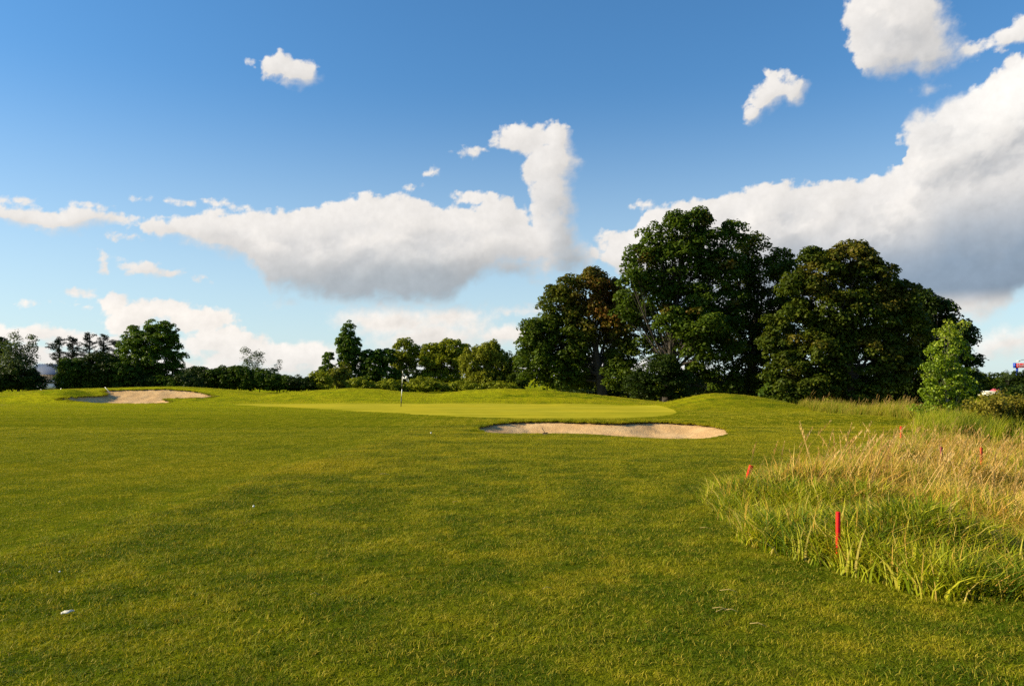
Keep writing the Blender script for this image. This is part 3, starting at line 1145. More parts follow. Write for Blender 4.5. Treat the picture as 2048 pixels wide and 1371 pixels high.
def leaves_mesh(rng, cen, nrm_bias, size, aspect=0.75):
    """folded pointed leaves at cen, facing about nrm_bias"""
    n = len(cen)
    nr = nrm_bias + unit(rng, n) * 0.9
    nr /= np.linalg.norm(nr, axis=1)[:, None] + 1e-9
    a = np.cross(nr, unit(rng, n))
    a /= np.linalg.norm(a, axis=1)[:, None] + 1e-9
    b = np.cross(nr, a)
    s = (size * rng.uniform(0.6, 1.3, n))[:, None]
    p0 = cen - a * s * 0.5
    p1 = cen + b * s * aspect * 0.5 + nr * s * 0.12
    p2 = cen + a * s * 0.5
    p3 = cen - b * s * aspect * 0.5 + nr * s * 0.12
    co = np.stack([p0, p1, p2, p3], 1).reshape(-1, 3)
    q = np.arange(n * 4).reshape(n, 4)
    return co, q


FILL = 1.6


def tree(name, label, cat, base, lobes, mats, leaf=0.2, per_puff=90, puff_r=0.65, puffs_per=1.0, seed=1, trunk_r=0.35, fork=0.35,
         fall=None, group=None, shell=0.55, limb_r=0.10, droop=0.0, twigs=0, puff_flat=0.75, trunk_top=None, stems=1, wood=None, lean=0.0,
         up=0.55, crown='crown', lumpy=0):
    """lobes: (x, y, z, rx, ry, rz) ellipsoids in world coordinates that together fill the crown"""
    rng = np.random.default_rng(seed)
    root = empty(name, base)
    B = np.array(base)
    tag(root, label, cat, group)
    lobes = np.array([l[:6] for l in lobes], float)
    lobes[:, 3:6] *= 0.98
    nmain = len(lobes)
    if lumpy:
        ex = []
        for l in lobes:
            for d0 in unit(rng, lumpy):
                d0[2] = abs(d0[2]) * 0.9 if rng.uniform() < 0.7 else d0[2]
                f = rng.uniform(0.28, 0.46)
                ex.append([*(l[:3] + d0 * l[3:6] * rng.uniform(0.78, 1.02)), *(l[3:6].mean() * f * np.array([1.1, 1.1, 0.9]))])
        lobes = np.concatenate([lobes, ex])
    top = base[2] + 0.86 * (lobes[:, 2].max() - base[2])
    cx, cy = np.average(lobes[:, 0], weights=lobes[:, 3]), np.average(lobes[:, 1], weights=lobes[:, 3])
    # puffs of foliage in the lobes, mostly near their surface
    cen, lob = [], []
    for i, l in enumerate(lobes):
        vol = (l[3] * l[4] * l[5]) ** (2 / 3.0)
        n = max(3, int(FILL * puffs_per * 5.2 * vol / (puff_r ** 2)))
        d = unit(rng, n)
        r = rng.uniform(shell ** 3, 1, n) ** (1 / 3.0)
        p = l[:3] + d * r[:, None] * l[3:6]
        cen.append(p)
        lob.append(np.full(n, i))
    cen, lob = np.concatenate(cen), np.concatenate(lob)
    k = cen[:, 2] > base[2] + 0.25
    cen, lob = cen[k], lob[k]
    npf = len(cen)
    # leaves: on the outer and upper side of each puff
    pr = puff_r * rng.uniform(0.6, 1.35, npf)
    cnt = np.maximum(8, (per_puff * (pr / puff_r) ** 2 * rng.uniform(0.6, 1.2, npf)).astype(int))
    pid = np.repeat(np.arange(npf), cnt)
    d = unit(rng, len(pid))
    d[:, 2] = np.where(d[:, 2] < -0.35, -d[:, 2], d[:, 2])
    rr = pr[pid] * rng.uniform(0.45, 1.0, len(pid)) ** 0.6
    c = cen[pid] + d * rr[:, None] * np.array([1, 1, puff_flat])
    if droop:
        c[:, 2] -= droop * rng.uniform(0, 1, len(pid)) ** 2 * pr[pid] * 2
    nb = d * 0.9 + np.array([0, 0, up])
    co, q = leaves_mesh(rng, c, nb, leaf)
    ptint = rng.uniform(0, 1, npf)
    tint = np.clip(0.45 * ptint[pid] + 0.55 * rng.uniform(0, 1, len(pid)), 0, 1)
    fl = np.zeros(len(pid)) if fall is None else np.clip(fall(cen)[pid] * rng.uniform(0.3, 1.4, len(pid)) + 0, 0, 1)
    ob = mesh_np(crown, co - B, q, [], {'tint': np.repeat(tint, 4), 'fall': np.repeat(fl, 4)}, root, mats)
    # trunk and limbs
    tb = MB()
    for sidx in range(stems):
        off = np.array([0.0, 0.0]) if stems == 1 else rng.normal(0, trunk_r * 2.2, 2)
        h = top - base[2]
        tops = np.array([cx - base[0] + off[0] * 3 + lean, cy - base[1] + off[1] * 3])
        zs = np.linspace(0, 1, 9)
        pts = [(off[0] + tops[0] * z ** 1.3 + 0.10 * trunk_r * math.sin(9 * z + seed), off[1] + tops[1] * z ** 1.3, h * z - 0.1) for z in zs]
        rad = trunk_r * (1.15 * (1 - zs) ** 0.9 + 0.06) / math.sqrt(stems)
        rad[0] *= 1.25
        tb.tube(pts, rad, 9)
        pts = np.array(pts)
        for i, l in enumerate(lobes):
            if stems > 1 and rng.uniform() < 0.35:
                continue
            e = l[:3] - B
            zf = np.clip((fork * h + (e[2] - fork * h) * rng.uniform(0.1, 0.6)) / h, 0.10, 0.9)
            s = np.array([np.interp(zf, zs, pts[:, k_]) for k_ in range(3)])
            r0 = np.interp(zf, zs, rad)
            mid = s * 0.5 + e * 0.5 + np.array([0, 0, -0.08 * np.linalg.norm(e - s)]) + rng.normal(0, 0.10, 3)
            ts = np.linspace(0, 1, 6)[:, None]
            cur = (1 - ts) ** 2 * s + 2 * ts * (1 - ts) * mid + ts ** 2 * e
            r1 = min(r0 * 0.55, limb_r * (0.35 + 0.3 * l[3])) * (1.0 if i < nmain else 0.4)
            tb.tube(cur, np.linspace(r1, r1 * 0.35, 6), 6, caps=False)
            mine = np.where(lob == i)[0]
            if len(mine):
                for j in rng.choice(mine, min(len(mine), (5 if i < nmain else 2) + twigs), replace=False):
                    f = cen[j] - B
                    a0 = cur[rng.integers(2, 6)]
                    m2 = (a0 + f) / 2 + rng.normal(0, 0.15, 3)
                    tb.tube([a0, m2, f], [r1 * 0.33, r1 * 0.22, r1 * 0.08 + 0.004], 4, caps=False)
    tb.build("trunk", wood or M_BARK, root, True)
    return root


def L(px, py, d, rx, ry, dd=None, sy=None):
    """an ellipsoid of the crown: centre seen at (px, py) at distance d, radii rx, ry in picture units"""
    x, y, z = P(px, py, d)
    k = d / F
    return (x, y, z, rx * k, (sy if sy is not None else 0.9) * rx * k, ry * k)


def gz(x, y):
    return float(base_z(x, y))


def base_at(px, d):
    x = (px - CX) / F * d
    return (x, d, gz(x, d) - 0.05)


# --- the big maples on the right
d = 72
tree("maple_tree", "large maple with rusty brown leaves in its top, leftmost of the big trees", "tree", base_at(1207, d),
     [L(1170, 580, d, 48, 36), L(1120, 615, d, 42, 40), L(1085, 665, d, 40, 40), L(1070, 730, d, 36, 46), L(1130, 690, d, 55, 50),
      L(1180, 650, d, 55, 48), L(1225, 625, d + 2, 42, 48), L(1120, 750, d, 55, 32), L(1180, 745, d + 2, 50, 34), L(1232, 700, d + 2, 30, 42),
      L(1215, 590, d + 1, 30, 32), L(1245, 650, d - 1, 30, 44), L(1245, 710, d - 1, 32, 34), L(1245, 755, d - 2, 38, 34), L(1105, 590, d, 20, 20), L(1190, 560, d, 22, 20), L(1060, 690, d, 22, 26)],
     [M_MAPLE], leaf=0.24, per_puff=78, puff_r=0.62, seed=3, lumpy=3, trunk_r=0.42, fork=0.2, limb_r=0.16, puffs_per=0.85,
     fall=lambda c: 0.85 * np.exp(-((c[:, 0] - (1215 - CX) / F * 72) / 2.6) ** 2 - ((c[:, 2] - (CAMZ + 145 / F * 72)) / 3.0) ** 2)
     + 0.12 * sstep(c[:, 2], 5.5, 9.5) + 0.04)
d = 68
tree("maple_tree", "tallest maple with a broad rounded dark green crown and gaps low between its limbs", "tree", base_at(1335, d),
     [L(1375, 462, d, 46, 34), L(1320, 485, d, 42, 36), L(1420, 490, d, 42, 40), L(1280, 530, d, 42, 34), L(1350, 540, d, 62, 48),
      L(1440, 550, d, 48, 46), L(1262, 565, d - 2, 24, 24), L(1300, 595, d, 50, 38), L(1380, 610, d, 60, 42), L(1450, 630, d, 48, 46),
      L(1345, 648, d - 2, 36, 26), L(1430, 700, d - 2, 52, 32), L(1400, 655, d - 3, 54, 34), L(1465, 468, d + 1, 26, 26),
      L(1290, 645, d + 2, 34, 22), L(1440, 762, d, 40, 26), L(1405, 735, d, 32, 26), L(1405, 438, d, 20, 14), L(1345, 440, d, 20, 14), L(1320, 690, d + 2, 40, 20), L(1265, 620, d + 1, 32, 36), L(1370, 690, d, 40, 30)],
     [M_MAPLE], leaf=0.25, per_puff=80, puff_r=0.68, seed=5, lumpy=3, trunk_r=0.45, fork=0.16, limb_r=0.16, puffs_per=0.72, twigs=3,
     fall=lambda c: 0.03 + 0.4 * (pnoise(c[:, 0] * 0.5, c[:, 2] * 0.5, 8) > 0.38))
d = 71
tree("maple_tree", "dark maple filling the gap between the tallest maple and the round dense one", "tree", base_at(1500, d),
     [L(1505, 500, d, 30, 30), L(1475, 560, d, 42, 46), L(1530, 560, d, 46, 44), L(1565, 530, d, 26, 26), L(1500, 640, d, 56, 50),
      L(1560, 640, d, 42, 52), L(1490, 720, d, 44, 30), L(1550, 730, d, 46, 46), L(1500, 775, d, 56, 26), L(1585, 545, d - 3, 34, 36), L(1590, 610, d - 3, 34, 46), L(1450, 680, d, 40, 40)],
     [M_MAPLE2], leaf=0.25, per_puff=72, puff_r=0.68, seed=7, lumpy=3, trunk_r=0.4, fork=0.2, limb_r=0.16, puffs_per=0.70,
     fall=lambda c: 0.08 + 0 * c[:, 0])
d = 60
tree("maple_tree", "wide dense maple with dull olive and bronze leaves reaching to the ground", "tree", base_at(1700, d),
     [L(1640, 540, d, 42, 42), L(1700, 530, d, 50, 42), L(1745, 560, d, 48, 44), L(1600, 580, d, 40, 44), L(1790, 605, d, 44, 44),
      L(1660, 620, d, 66, 60), L(1740, 640, d, 62, 58), L(1590, 660, d, 46, 56), L(1820, 660, d, 36, 50), L(1640, 710, d, 68, 52),
      L(1720, 720, d, 66, 52), L(1570, 740, d, 42, 40), L(1790, 730, d, 48, 52), L(1620, 775, d, 60, 34), L(1700, 785, d, 60, 26),
      L(1558, 690, d, 26, 40), L(1580, 785, d - 1, 42, 24), L(1630, 520, d, 20, 26), L(1720, 508, d, 26, 20)],
     [M_MAPLE2], leaf=0.24, per_puff=85, puff_r=0.60, seed=11, lumpy=3, trunk_r=0.5, fork=0.15, limb_r=0.16, puffs_per=0.80,
     fall=lambda c: 0.08 + 0.6 * sstep(pnoise(c[:, 0] * 0.45, c[:, 2] * 0.6, 9) + 0.04 * (c[:, 2] - 5), 0.05, 0.4))
d = 66
tree("broadleaf_tree", "very dark broadleaf tree sloping down behind the young cottonwood", "tree", base_at(1850, d),
     [L(1840, 615, d, 34, 34), L(1878, 635, d, 34, 34), L(1820, 680, d, 46, 50), L(1880, 690, d, 48, 48), L(1905, 660, d, 28, 30),
      L(1850, 745, d, 60, 46), L(1918, 735, d, 32, 44), L(1915, 690, d, 30, 40), L(1900, 790, d, 44, 24), L(1800, 785, d, 50, 30)],
     [M_DARK], leaf=0.26, per_puff=80, puff_r=0.70, seed=13, lumpy=3, trunk_r=0.4, fork=0.15, limb_r=0.14, puffs_per=0.85)
d = 64
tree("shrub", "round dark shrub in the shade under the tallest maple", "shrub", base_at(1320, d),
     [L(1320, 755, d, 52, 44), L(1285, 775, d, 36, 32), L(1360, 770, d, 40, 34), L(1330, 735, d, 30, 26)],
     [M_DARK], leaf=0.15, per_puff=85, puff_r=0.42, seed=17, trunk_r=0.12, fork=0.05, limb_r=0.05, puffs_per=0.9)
d = 60
tree("shrub", "leafy green shrub at the foot of the dense olive maple beside the right mound", "shrub", base_at(1590, d),
     [L(1590, 790, d, 42, 26), L(1550, 790, d, 26, 20), L(1625, 790, d, 28, 22)],
     [M_MAPLE], leaf=0.22, per_puff=60, puff_r=0.45, seed=19, trunk_r=0.08, fork=0.05, limb_r=0.04, puffs_per=0.9)
d = 80
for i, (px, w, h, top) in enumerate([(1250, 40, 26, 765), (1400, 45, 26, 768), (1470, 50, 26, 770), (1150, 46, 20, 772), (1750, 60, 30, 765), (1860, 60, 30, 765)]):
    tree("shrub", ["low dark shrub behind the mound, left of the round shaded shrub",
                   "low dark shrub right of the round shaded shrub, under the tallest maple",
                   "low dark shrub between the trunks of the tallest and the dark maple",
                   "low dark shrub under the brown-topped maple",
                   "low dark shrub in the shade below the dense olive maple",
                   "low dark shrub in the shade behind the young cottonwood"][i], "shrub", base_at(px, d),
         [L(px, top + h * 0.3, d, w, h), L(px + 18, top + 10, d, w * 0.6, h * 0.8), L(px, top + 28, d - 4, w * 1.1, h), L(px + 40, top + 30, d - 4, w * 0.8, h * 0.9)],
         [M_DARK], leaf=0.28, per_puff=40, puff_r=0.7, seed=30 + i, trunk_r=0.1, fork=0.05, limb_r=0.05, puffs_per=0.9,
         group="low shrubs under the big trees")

# --- young cottonwood standing in the long grass
d = 27
tree("cottonwood_tree", "young cottonwood with glossy light green leaves standing in the long grass", "tree", base_at(1893, d),
     [L(1895, 672, d, 22, 24), L(1885, 700, d, 28, 26), L(1915, 690, d, 22, 30), L(1875, 735, d, 28, 28), L(1915, 735, d, 30, 30),
      L(1890, 765, d, 42, 26), L(1862, 745, d, 18, 14), L(1925, 770, d, 26, 26), L(1875, 795, d, 36, 24), L(1915, 805, d, 36, 24),
      L(1890, 655, d, 10, 14), L(1862, 780, d, 22, 18), L(1850, 825, d, 26, 16), L(1890, 830, d, 36, 18), L(1925, 655, d, 8, 12)],
     [M_COTTONY], leaf=0.085, per_puff=40, puff_r=0.19, seed=21, trunk_r=0.05, fork=0.12, limb_r=0.03, puffs_per=0.40, shell=0.3, wood=M_PALEBARK,
     fall=lambda c: 0.25 * sstep(c[:, 2], 2.4, 3.6), up=0.2)

# --- middle of the picture, beyond the mounds
d = 105
def simple(nm, label, px, lobes, mats_, dd=d, **kw):
    a = dict(leaf=0.26, per_puff=60, puff_r=0.55, trunk_r=0.2, fork=0.2, limb_r=0.1, puffs_per=0.95)
    a.update(kw)
    cat = a.pop('cat', "tree")
    return tree(nm, label, cat, base_at(px, dd), lobes, mats_, **a)


simple("poplar_tree", "narrow pointed poplar rising above the hedge, left of the flagstick", 697,
       [L(697, 660, d, 11, 20), L(692, 686, d, 19, 24), L(703, 692, d, 18, 24), L(697, 705, d, 22, 20), L(697, 722, d, 22, 24), L(698, 755, d, 21, 24)],
       [M_COTTON], seed=41, leaf=0.24, puff_r=0.42, per_puff=55, puffs_per=0.85, trunk_r=0.18)
simple("poplar_tree", "small slim poplar just left of the tall pointed one", 657,
       [L(657, 715, d, 9, 14), L(655, 740, d, 14, 18), L(668, 752, d, 12, 16)], [M_COTTON], seed=42, leaf=0.22, puff_r=0.34, per_puff=40, trunk_r=0.1)
simple("shrub", "brownish shrub between the small and the tall poplar", 672,
       [L(675, 762, d - 3, 22, 26), L(690, 748, d - 3, 12, 24)], [M_WILLOW], seed=43, leaf=0.2, puff_r=0.4, cat="shrub", trunk_r=0.06,
       fall=lambda c: 0.45 + 0 * c[:, 0])
simple("willow_tree", "loose green willow between the pointed poplar and the flagstick", 750,
       [L(745, 732, d, 30, 30), L(768, 714, d, 24, 18), L(735, 715, d, 16, 16), L(775, 755, d, 28, 22), L(735, 762, d, 24, 20)], [M_COTTON], seed=44, puff_r=0.48)
simple("willow_tree", "round topped willow directly behind the flagstick", 815,
       [L(810, 702, d + 3, 28, 25), L(800, 722, d + 3, 22, 18), L(828, 715, d + 3, 20, 22), L(815, 752, d + 3, 34, 26)], [M_WILLOW], seed=45,
       puff_r=0.45, per_puff=80, leaf=0.2)
simple("willow_tree", "widest rounded willow right of the flagstick", 885,
       [L(905, 700, d + 2, 32, 25), L(866, 712, d + 2, 28, 26), L(885, 725, d + 2, 42, 28), L(880, 760, d + 2, 48, 24), L(925, 722, d + 2, 18, 26)],
       [M_WILLOW], seed=46, puff_r=0.45, per_puff=80, leaf=0.2)
simple("willow_tree", "olive willow with upright feathery sprays, nearest to the brown-topped maple", 975,
       [L(975, 712, d - 4, 32, 24), L(950, 730, d - 4, 32, 32), L(1000, 735, d - 4, 32, 30), L(975, 762, d - 4, 50, 24), L(1020, 755, d - 4, 18, 26),
        L(985, 700, d - 4, 16, 14)],
       [M_WILLOW], seed=47, puff_r=0.42, per_puff=75, leaf=0.2, puff_flat=1.4, fall=lambda c: 0.25 + 0 * c[:, 0])
simple("willow_tree", "small dark willow tucked against the left edge of the big maples", 1045,
       [L(1045, 735, d - 6, 22, 32), L(1035, 765, d - 6, 26, 20)], [M_MAPLE2], seed=48, puff_r=0.45)
bushes = [(600, 768, 40, 14), (560, 764, 34, 16), (520, 760, 38, 20), (480, 756, 34, 24), (440, 758, 34, 24), (400, 757, 32, 20),
          (640, 762, 22, 22), (720, 770, 26, 14), (850, 772, 40, 16), (925, 776, 40, 12), (1000, 776, 40, 12), (780, 775, 34, 14)]
blab = ["low end of the hedgerow just left of the small poplar", "low hedgerow bush second left of the small poplar",
        "hedgerow bush below the thin leafless-topped sapling", "full hedgerow bush below the pale airy birch",
        "dense hedgerow bush left of the pale airy birch", "dark hedgerow bush against the right side of the big cottonwood",
        "bush at the foot of the small slim poplar", "low bush at the foot of the tall pointed poplar",
        "low bush in front of the round topped willow", "low bush in front of the widest willow",
        "low bush in front of the olive feathery willow", "low bush left of the flagstick"]
for i, (px, py, w, h) in enumerate(bushes):
    simple("bush", blab[i], px, [L(px, py, 98, w, h), L(px + w * 0.4, py + 4, 97, w * 0.6, h * 0.8), L(px - w * 0.4, py + 3, 98, w * 0.6, h * 0.9)],
           [M_DARK if i in (5, 0) else M_WILLOW if i in (6, 7, 8, 9, 10, 11) else M_MAPLE], dd=98, seed=60 + i, puff_r=0.42, per_puff=55, leaf=0.2, trunk_r=0.06, fork=0.05, cat="bush",
           group="bushes of the hedgerow beyond the mounds")
simple("birch_tree", "pale airy birch sticking up out of the hedgerow", 503,
       [L(494, 716, 100, 13, 18), L(515, 720, 100, 13, 16), L(503, 740, 100, 22, 14)], [M_GREYLEAF], dd=100, seed=80, puff_r=0.4, per_puff=22,
       leaf=0.17, trunk_r=0.08, puffs_per=0.7, puff_flat=1.3)
simple("birch_tree", "thin sparse sapling at the low right part of the hedgerow", 555,
       [L(556, 732, 100, 7, 14), L(546, 746, 100, 12, 12)], [M_GREYLEAF], dd=100, seed=81, puff_r=0.35, per_puff=18, leaf=0.16, trunk_r=0.05, puffs_per=0.7)
simple("broadleaf_tree", "small distant round tree seen over the hedgerow beside the big cottonwood", 395,
       [L(395, 748, 135, 26, 14), L(372, 752, 135, 20, 12)], [M_DARK], dd=135, seed=82, puff_r=0.6, leaf=0.3, per_puff=40)

# --- left side
simple("cottonwood_tree", "big leafy cottonwood with an uneven crown, left of the hedgerow", 305,
       [L(325, 668, 88, 34, 24), L(270, 675, 88, 24, 24), L(300, 690, 88, 44, 30), L(342, 695, 88, 20, 24), L(265, 710, 88, 30, 30),
        L(310, 722, 88, 44, 30), L(360, 716, 88, 16, 11), L(345, 745, 88, 24, 20), L(280, 750, 88, 44, 26), L(250, 690, 88, 12, 18), L(305, 655, 88, 14, 14)],
       [M_COTTON], dd=88, seed=83, puff_r=0.40, per_puff=62, leaf=0.20, trunk_r=0.3, puffs_per=0.72, twigs=3)


def pine(label, px, top, bottom, dd, seed, wide=26, flat_top=False):
    rng = np.random.default_rng(seed)
    b = base_at(px, dd)
    root = tag(empty("pine_tree", b), label, "tree", "row of dark pines left of the big cottonwood")
    B = np.array(b)
    zt, zb = P(px, top, dd)[2] - b[2], P(px, bottom, dd)[2] - b[2]
    tb = MB()
    h = zt
    pts = [(0.06 * math.sin(3 * z), 0.05 * math.cos(4 * z), h * z) for z in np.linspace(0, 1, 7)]
    tb.tube(pts, np.linspace(0.2, 0.04, 7), 7)
    cs = []
    nb = 40
    side = rng.uniform(0, 6.28)
    for k in range(nb):
        s = (k + rng.uniform(0, 1)) / nb
        z = zb + (zt - zb) * s ** 1.05
        a = rng.uniform(0, 6.28)
        lop = 1 + 0.35 * math.cos(a - side)
        r = wide * dd / F * ((1 - s) ** 0.55 * 0.95 + 0.14) * rng.uniform(0.45, 1.2) * lop
        end = np.array([math.cos(a) * r, math.sin(a) * r, z + r * rng.uniform(0.15, 0.5) + 0.1])
        st_ = np.array([0, 0, z])
        tb.tube([st_, (st_ + end) / 2 + [0, 0, -0.06], end], [0.05, 0.03, 0.012], 4, caps=False)
        for t_ in np.linspace(0.4, 1.0, 5):
            cs.append((*(st_ + (end - st_) * t_ + rng.normal(0, 0.07, 3)), 0.17 + 0.14 * (1 - t_)))
    cs = np.array(cs)
    pid = np.repeat(np.arange(len(cs)), 24)
    d_ = unit(rng, len(pid)) * np.array([1.15, 1.15, 0.55])
    c = cs[pid, :3] + d_ * cs[pid, 3][:, None] * rng.uniform(0.3, 1.1, len(pid))[:, None] * 1.35
    co, q = leaves_mesh(rng, c, np.array([[0, 0, 0.8]]) + 0 * c, 0.16, 0.4)
    tint = np.repeat(rng.uniform(0, 1, len(pid)), 4)
    mesh_np("crown", co, q, [], {'tint': tint, 'fall': tint * 0}, root, [M_PINE])
    tb.build("trunk", M_BARK, root, True)


pine("leftmost pine of the row, with long level branches over the blue roof", 118, 678, 742, 100, 91, 34)
pine("second pine from the left, close beside the leftmost one", 145, 676, 740, 102, 92, 26)
pine("tallest pine of the row, in its middle", 178, 668, 745, 100, 93, 28)
pine("pine just right of the tallest pine", 207, 672, 745, 101, 94, 24)
pine("rightmost pine of the row, against the big cottonwood", 238, 684, 745, 103, 95, 24)

lb = [(150, 740, 36, 26), (200, 735, 40, 30), (240, 745, 40, 28), (285, 765, 40, 20), (180, 765, 40, 18), (230, 768, 40, 16), (330, 768, 36, 16),
      (375, 766, 30, 16), (130, 762, 22, 18)]
lbl = ["dark green bush in front of the second pine", "tall dark bush in front of the tallest pine", "dark bush below the rightmost pine",
       "dark bush below the big cottonwood trunk", "low bush below the second pine", "low bush under the pines, above the sand",
       "low bush at the right foot of the big cottonwood", "low bush where the hedgerow meets the big cottonwood",
       "low light green bush right of the blue roofed shed"]
for i, (px, py, w, h) in enumerate(lb):
    simple("bush", lbl[i], px, [L(px, py, 86, w, h), L(px + w * 0.3, py + 8, 85, w * 0.6, h * 0.8), L(px - w * 0.4, py + 6, 86, w * 0.5, h * 0.8)],
           [M_MAPLE if i in (0, 2, 8, 6) else M_MAPLE2 if i in (4, 5) else M_DARK], dd=86, seed=100 + i, puff_r=0.40, per_puff=55, leaf=0.18, trunk_r=0.06, fork=0.05, cat="bush",
           group="bushes on the left beyond the far bunker")
simple("willow_tree", "wispy willow with silvery sprays at the left edge of the picture", 38,
       [L(30, 690, 84, 20, 28), L(22, 712, 84, 26, 28), L(62, 688, 84, 12, 18), L(60, 712, 84, 16, 22), L(45, 735, 84, 30, 20)], [M_GREYLEAF],
       dd=84, seed=120, puff_r=0.38, per_puff=20, leaf=0.17, trunk_r=0.14, puffs_per=0.8, puff_flat=1.2, twigs=4)
simple("broadleaf_tree", "dark leafy tree cut by the left edge of the picture", -10,
       [L(-8, 700, 88, 26, 26), L(0, 730, 88, 44, 30), L(-40, 715, 88, 40, 40), L(20, 755, 86, 50, 26)], [M_DARK], dd=88, seed=121,
       puff_r=0.45, per_puff=60, leaf=0.2)
simple("bush", "dark bush left of the blue roofed shed", 50,
       [L(40, 758, 84, 36, 24), L(70, 768, 84, 26, 16), L(10, 764, 84, 36, 22)], [M_DARK], dd=84, seed=122, puff_r=0.45, per_puff=55, leaf=0.2,
       trunk_r=0.06, cat="bush", group="bushes on the left beyond the far bunker")

# --- far right
fr = [(1950, 762, 26, 20, 150), (1975, 768, 26, 20, 150), (2005, 766, 24, 22, 150), (2035, 770, 30, 26, 120), (2060, 770, 40, 26, 120), (1940, 765, 26, 30, 110),
      (2028, 785, 34, 14, 110), (2050, 788, 40, 16, 100)]
frl = ["distant green tree just right of the dark broadleaf tree", "distant tree above the small white shop", "distant tree right of the small white shop",
       "dark near tree under the left post of the red sign", "dark near tree at the right picture edge below the sign",
       "dark tree low behind the young cottonwood", "low dark bush right of the small white shop", "dark bush at the right edge above the weeds"]
for i, (px, py, w, h, dd) in enumerate(fr):
    simple("broadleaf_tree", frl[i], px, [L(px, py, dd, w, h), L(px + w * 0.4, py + 4, dd, w * 0.6, h * 0.8)],
           [M_MAPLE2 if i < 3 else M_DARK], dd=dd, seed=140 + i, puff_r=0.6, per_puff=40, leaf=0.28, trunk_r=0.15, fork=0.1,
           group="trees beyond the weeds at the far right")
simple("sapling", "thin wispy sapling just left of the red sign", 2015, [L(2012, 748, 118, 6, 9), L(2018, 755, 118, 8, 7)], [M_GREYLEAF], dd=118,
       seed=160, puff_r=0.35, per_puff=12, leaf=0.16, trunk_r=0.05, puffs_per=0.8, cat="tree")
# weedy shrubs at the right edge
for i, (px, py, w, h, dd) in enumerate([(1972, 830, 38, 34, 22.5), (2022, 834, 42, 34, 22.5), (2080, 830, 44, 36, 22.5), (1998, 826, 34, 28, 24)]):
    tree("weedy_shrub", ["bushy yellow-green shrub right beside the young cottonwood", "bushy yellow-green shrub second from the young cottonwood",
                         "bushy yellow-green shrub cut by the right picture edge", "taller yellow-tipped shrub in the middle of the weedy shrubs"][i],
         "shrub", base_at(px, dd), [L(px, py, dd, w, h), L(px + 10, py + 22, dd, w, h), L(px - 12, py + 34, dd, w, h), L(px, py + 60, dd, w, h)],
         [M_WEED], leaf=0.075, per_puff=42, puff_r=0.17, seed=170 + i, trunk_r=0.03, fork=0.05, limb_r=0.02, puffs_per=0.7, puff_flat=1.9,
         fall=lambda c: 0.5 + 0.3 * pnoise(c[:, 0] * 2, c[:, 1] * 2, 4), group="yellow weedy shrubs by the young cottonwood", crown='foliage')


# ------------------------------------------------------------------ golf course furniture
M_RED = mat("red_paint", (0.80, 0.012, 0.006), 0.6, spec=0.2, bump=0.25, bscale=60, var=0.22, vscale=9)
M_DRED = mat("weathered_dark_red_paint", (0.20, 0.030, 0.018), 0.7, bump=0.4, bscale=60, var=0.35, vscale=12)
M_ORANGE = mat("orange_paint", (0.62, 0.050, 0.010), 0.6, spec=0.2, bump=0.25, bscale=60, var=0.15, vscale=9)
M_WHITE = mat("white_paint", (0.80, 0.79, 0.74), 0.45, bump=0.1, bscale=40, var=0.06, vscale=12)
M_BLACK = mat("black_paint", (0.014, 0.014, 0.016), 0.45, bump=0.1, bscale=40)
M_WOOD = mat("weathered_wood", (0.17, 0.115, 0.065), 0.85, bump=0.6, bscale=30, var=0.4, vscale=12)
M_DIRT = mat("cup_dark", (0.05, 0.045, 0.03), 0.9)


def bevelled_box(mb, w, t, z0, z1, c=0.0025, m=0):
    """box with chamfered long edges and a slightly worn top"""
    ring = [(-w + c, -t), (w - c, -t), (w, -t + c), (w, t - c), (w - c, t), (-w + c, t), (-w, t - c), (-w, -t + c)]
    co = [(x, y, z0) for x, y in ring] + [(x, y, z1 - c) for x, y in ring] + [(x * 0.86, y * 0.86, z1) for x, y in ring]
    q = []
    for k in (0, 8):
        for j in range(8):
            q.append((k + j, k + (j + 1) % 8, k + 8 + (j + 1) % 8, k + 8 + j))
    co += [(0, 0, z1)]
    t_ = [(16 + j, 16 + (j + 1) % 8, 24) for j in range(8)]
    mb.add(co, q, t_, m=m)


def stake(label, px, py_base, py_top, d, m, half=0.019, tilt=0.0, group="red stakes marking the hazard"):
    x = (px - CX) / F * d
    zt = P(px, py_top, d)[2]
    g = gz(x, d)
    mb = MB()
    bevelled_box(mb, half, half * 0.75, -0.12, (zt - g) / math.cos(tilt))
    o = mb.build("hazard_stake", m)
    o.location = (x, d, g)
    o.rotation_euler = (math.radians(2), tilt, math.radians(8))
    return tag(o, label, "stake", group)


stake("nearest bright red stake standing upright at the front edge of the long grass", 1669, 1115, 1022, 6.75, M_RED, 0.0165)
stake("red stake leaning to the right at the left tip of the long grass", 1484, 970, 930, 11.3, M_RED, 0.024, math.radians(18))
stake("small far red stake at the edge of the mown turf before the young cottonwood", 1799, 866, 852, 21.0, M_RED, 0.026)
stake("dark weathered brownish red stake deep in the straw coloured grass", 1877, 915, 893, 12.5, M_DRED, 0.019)
stake("orange stake in the straw coloured grass at the right, half hidden", 1956, 918, 894, 12.5, M_ORANGE, 0.017)

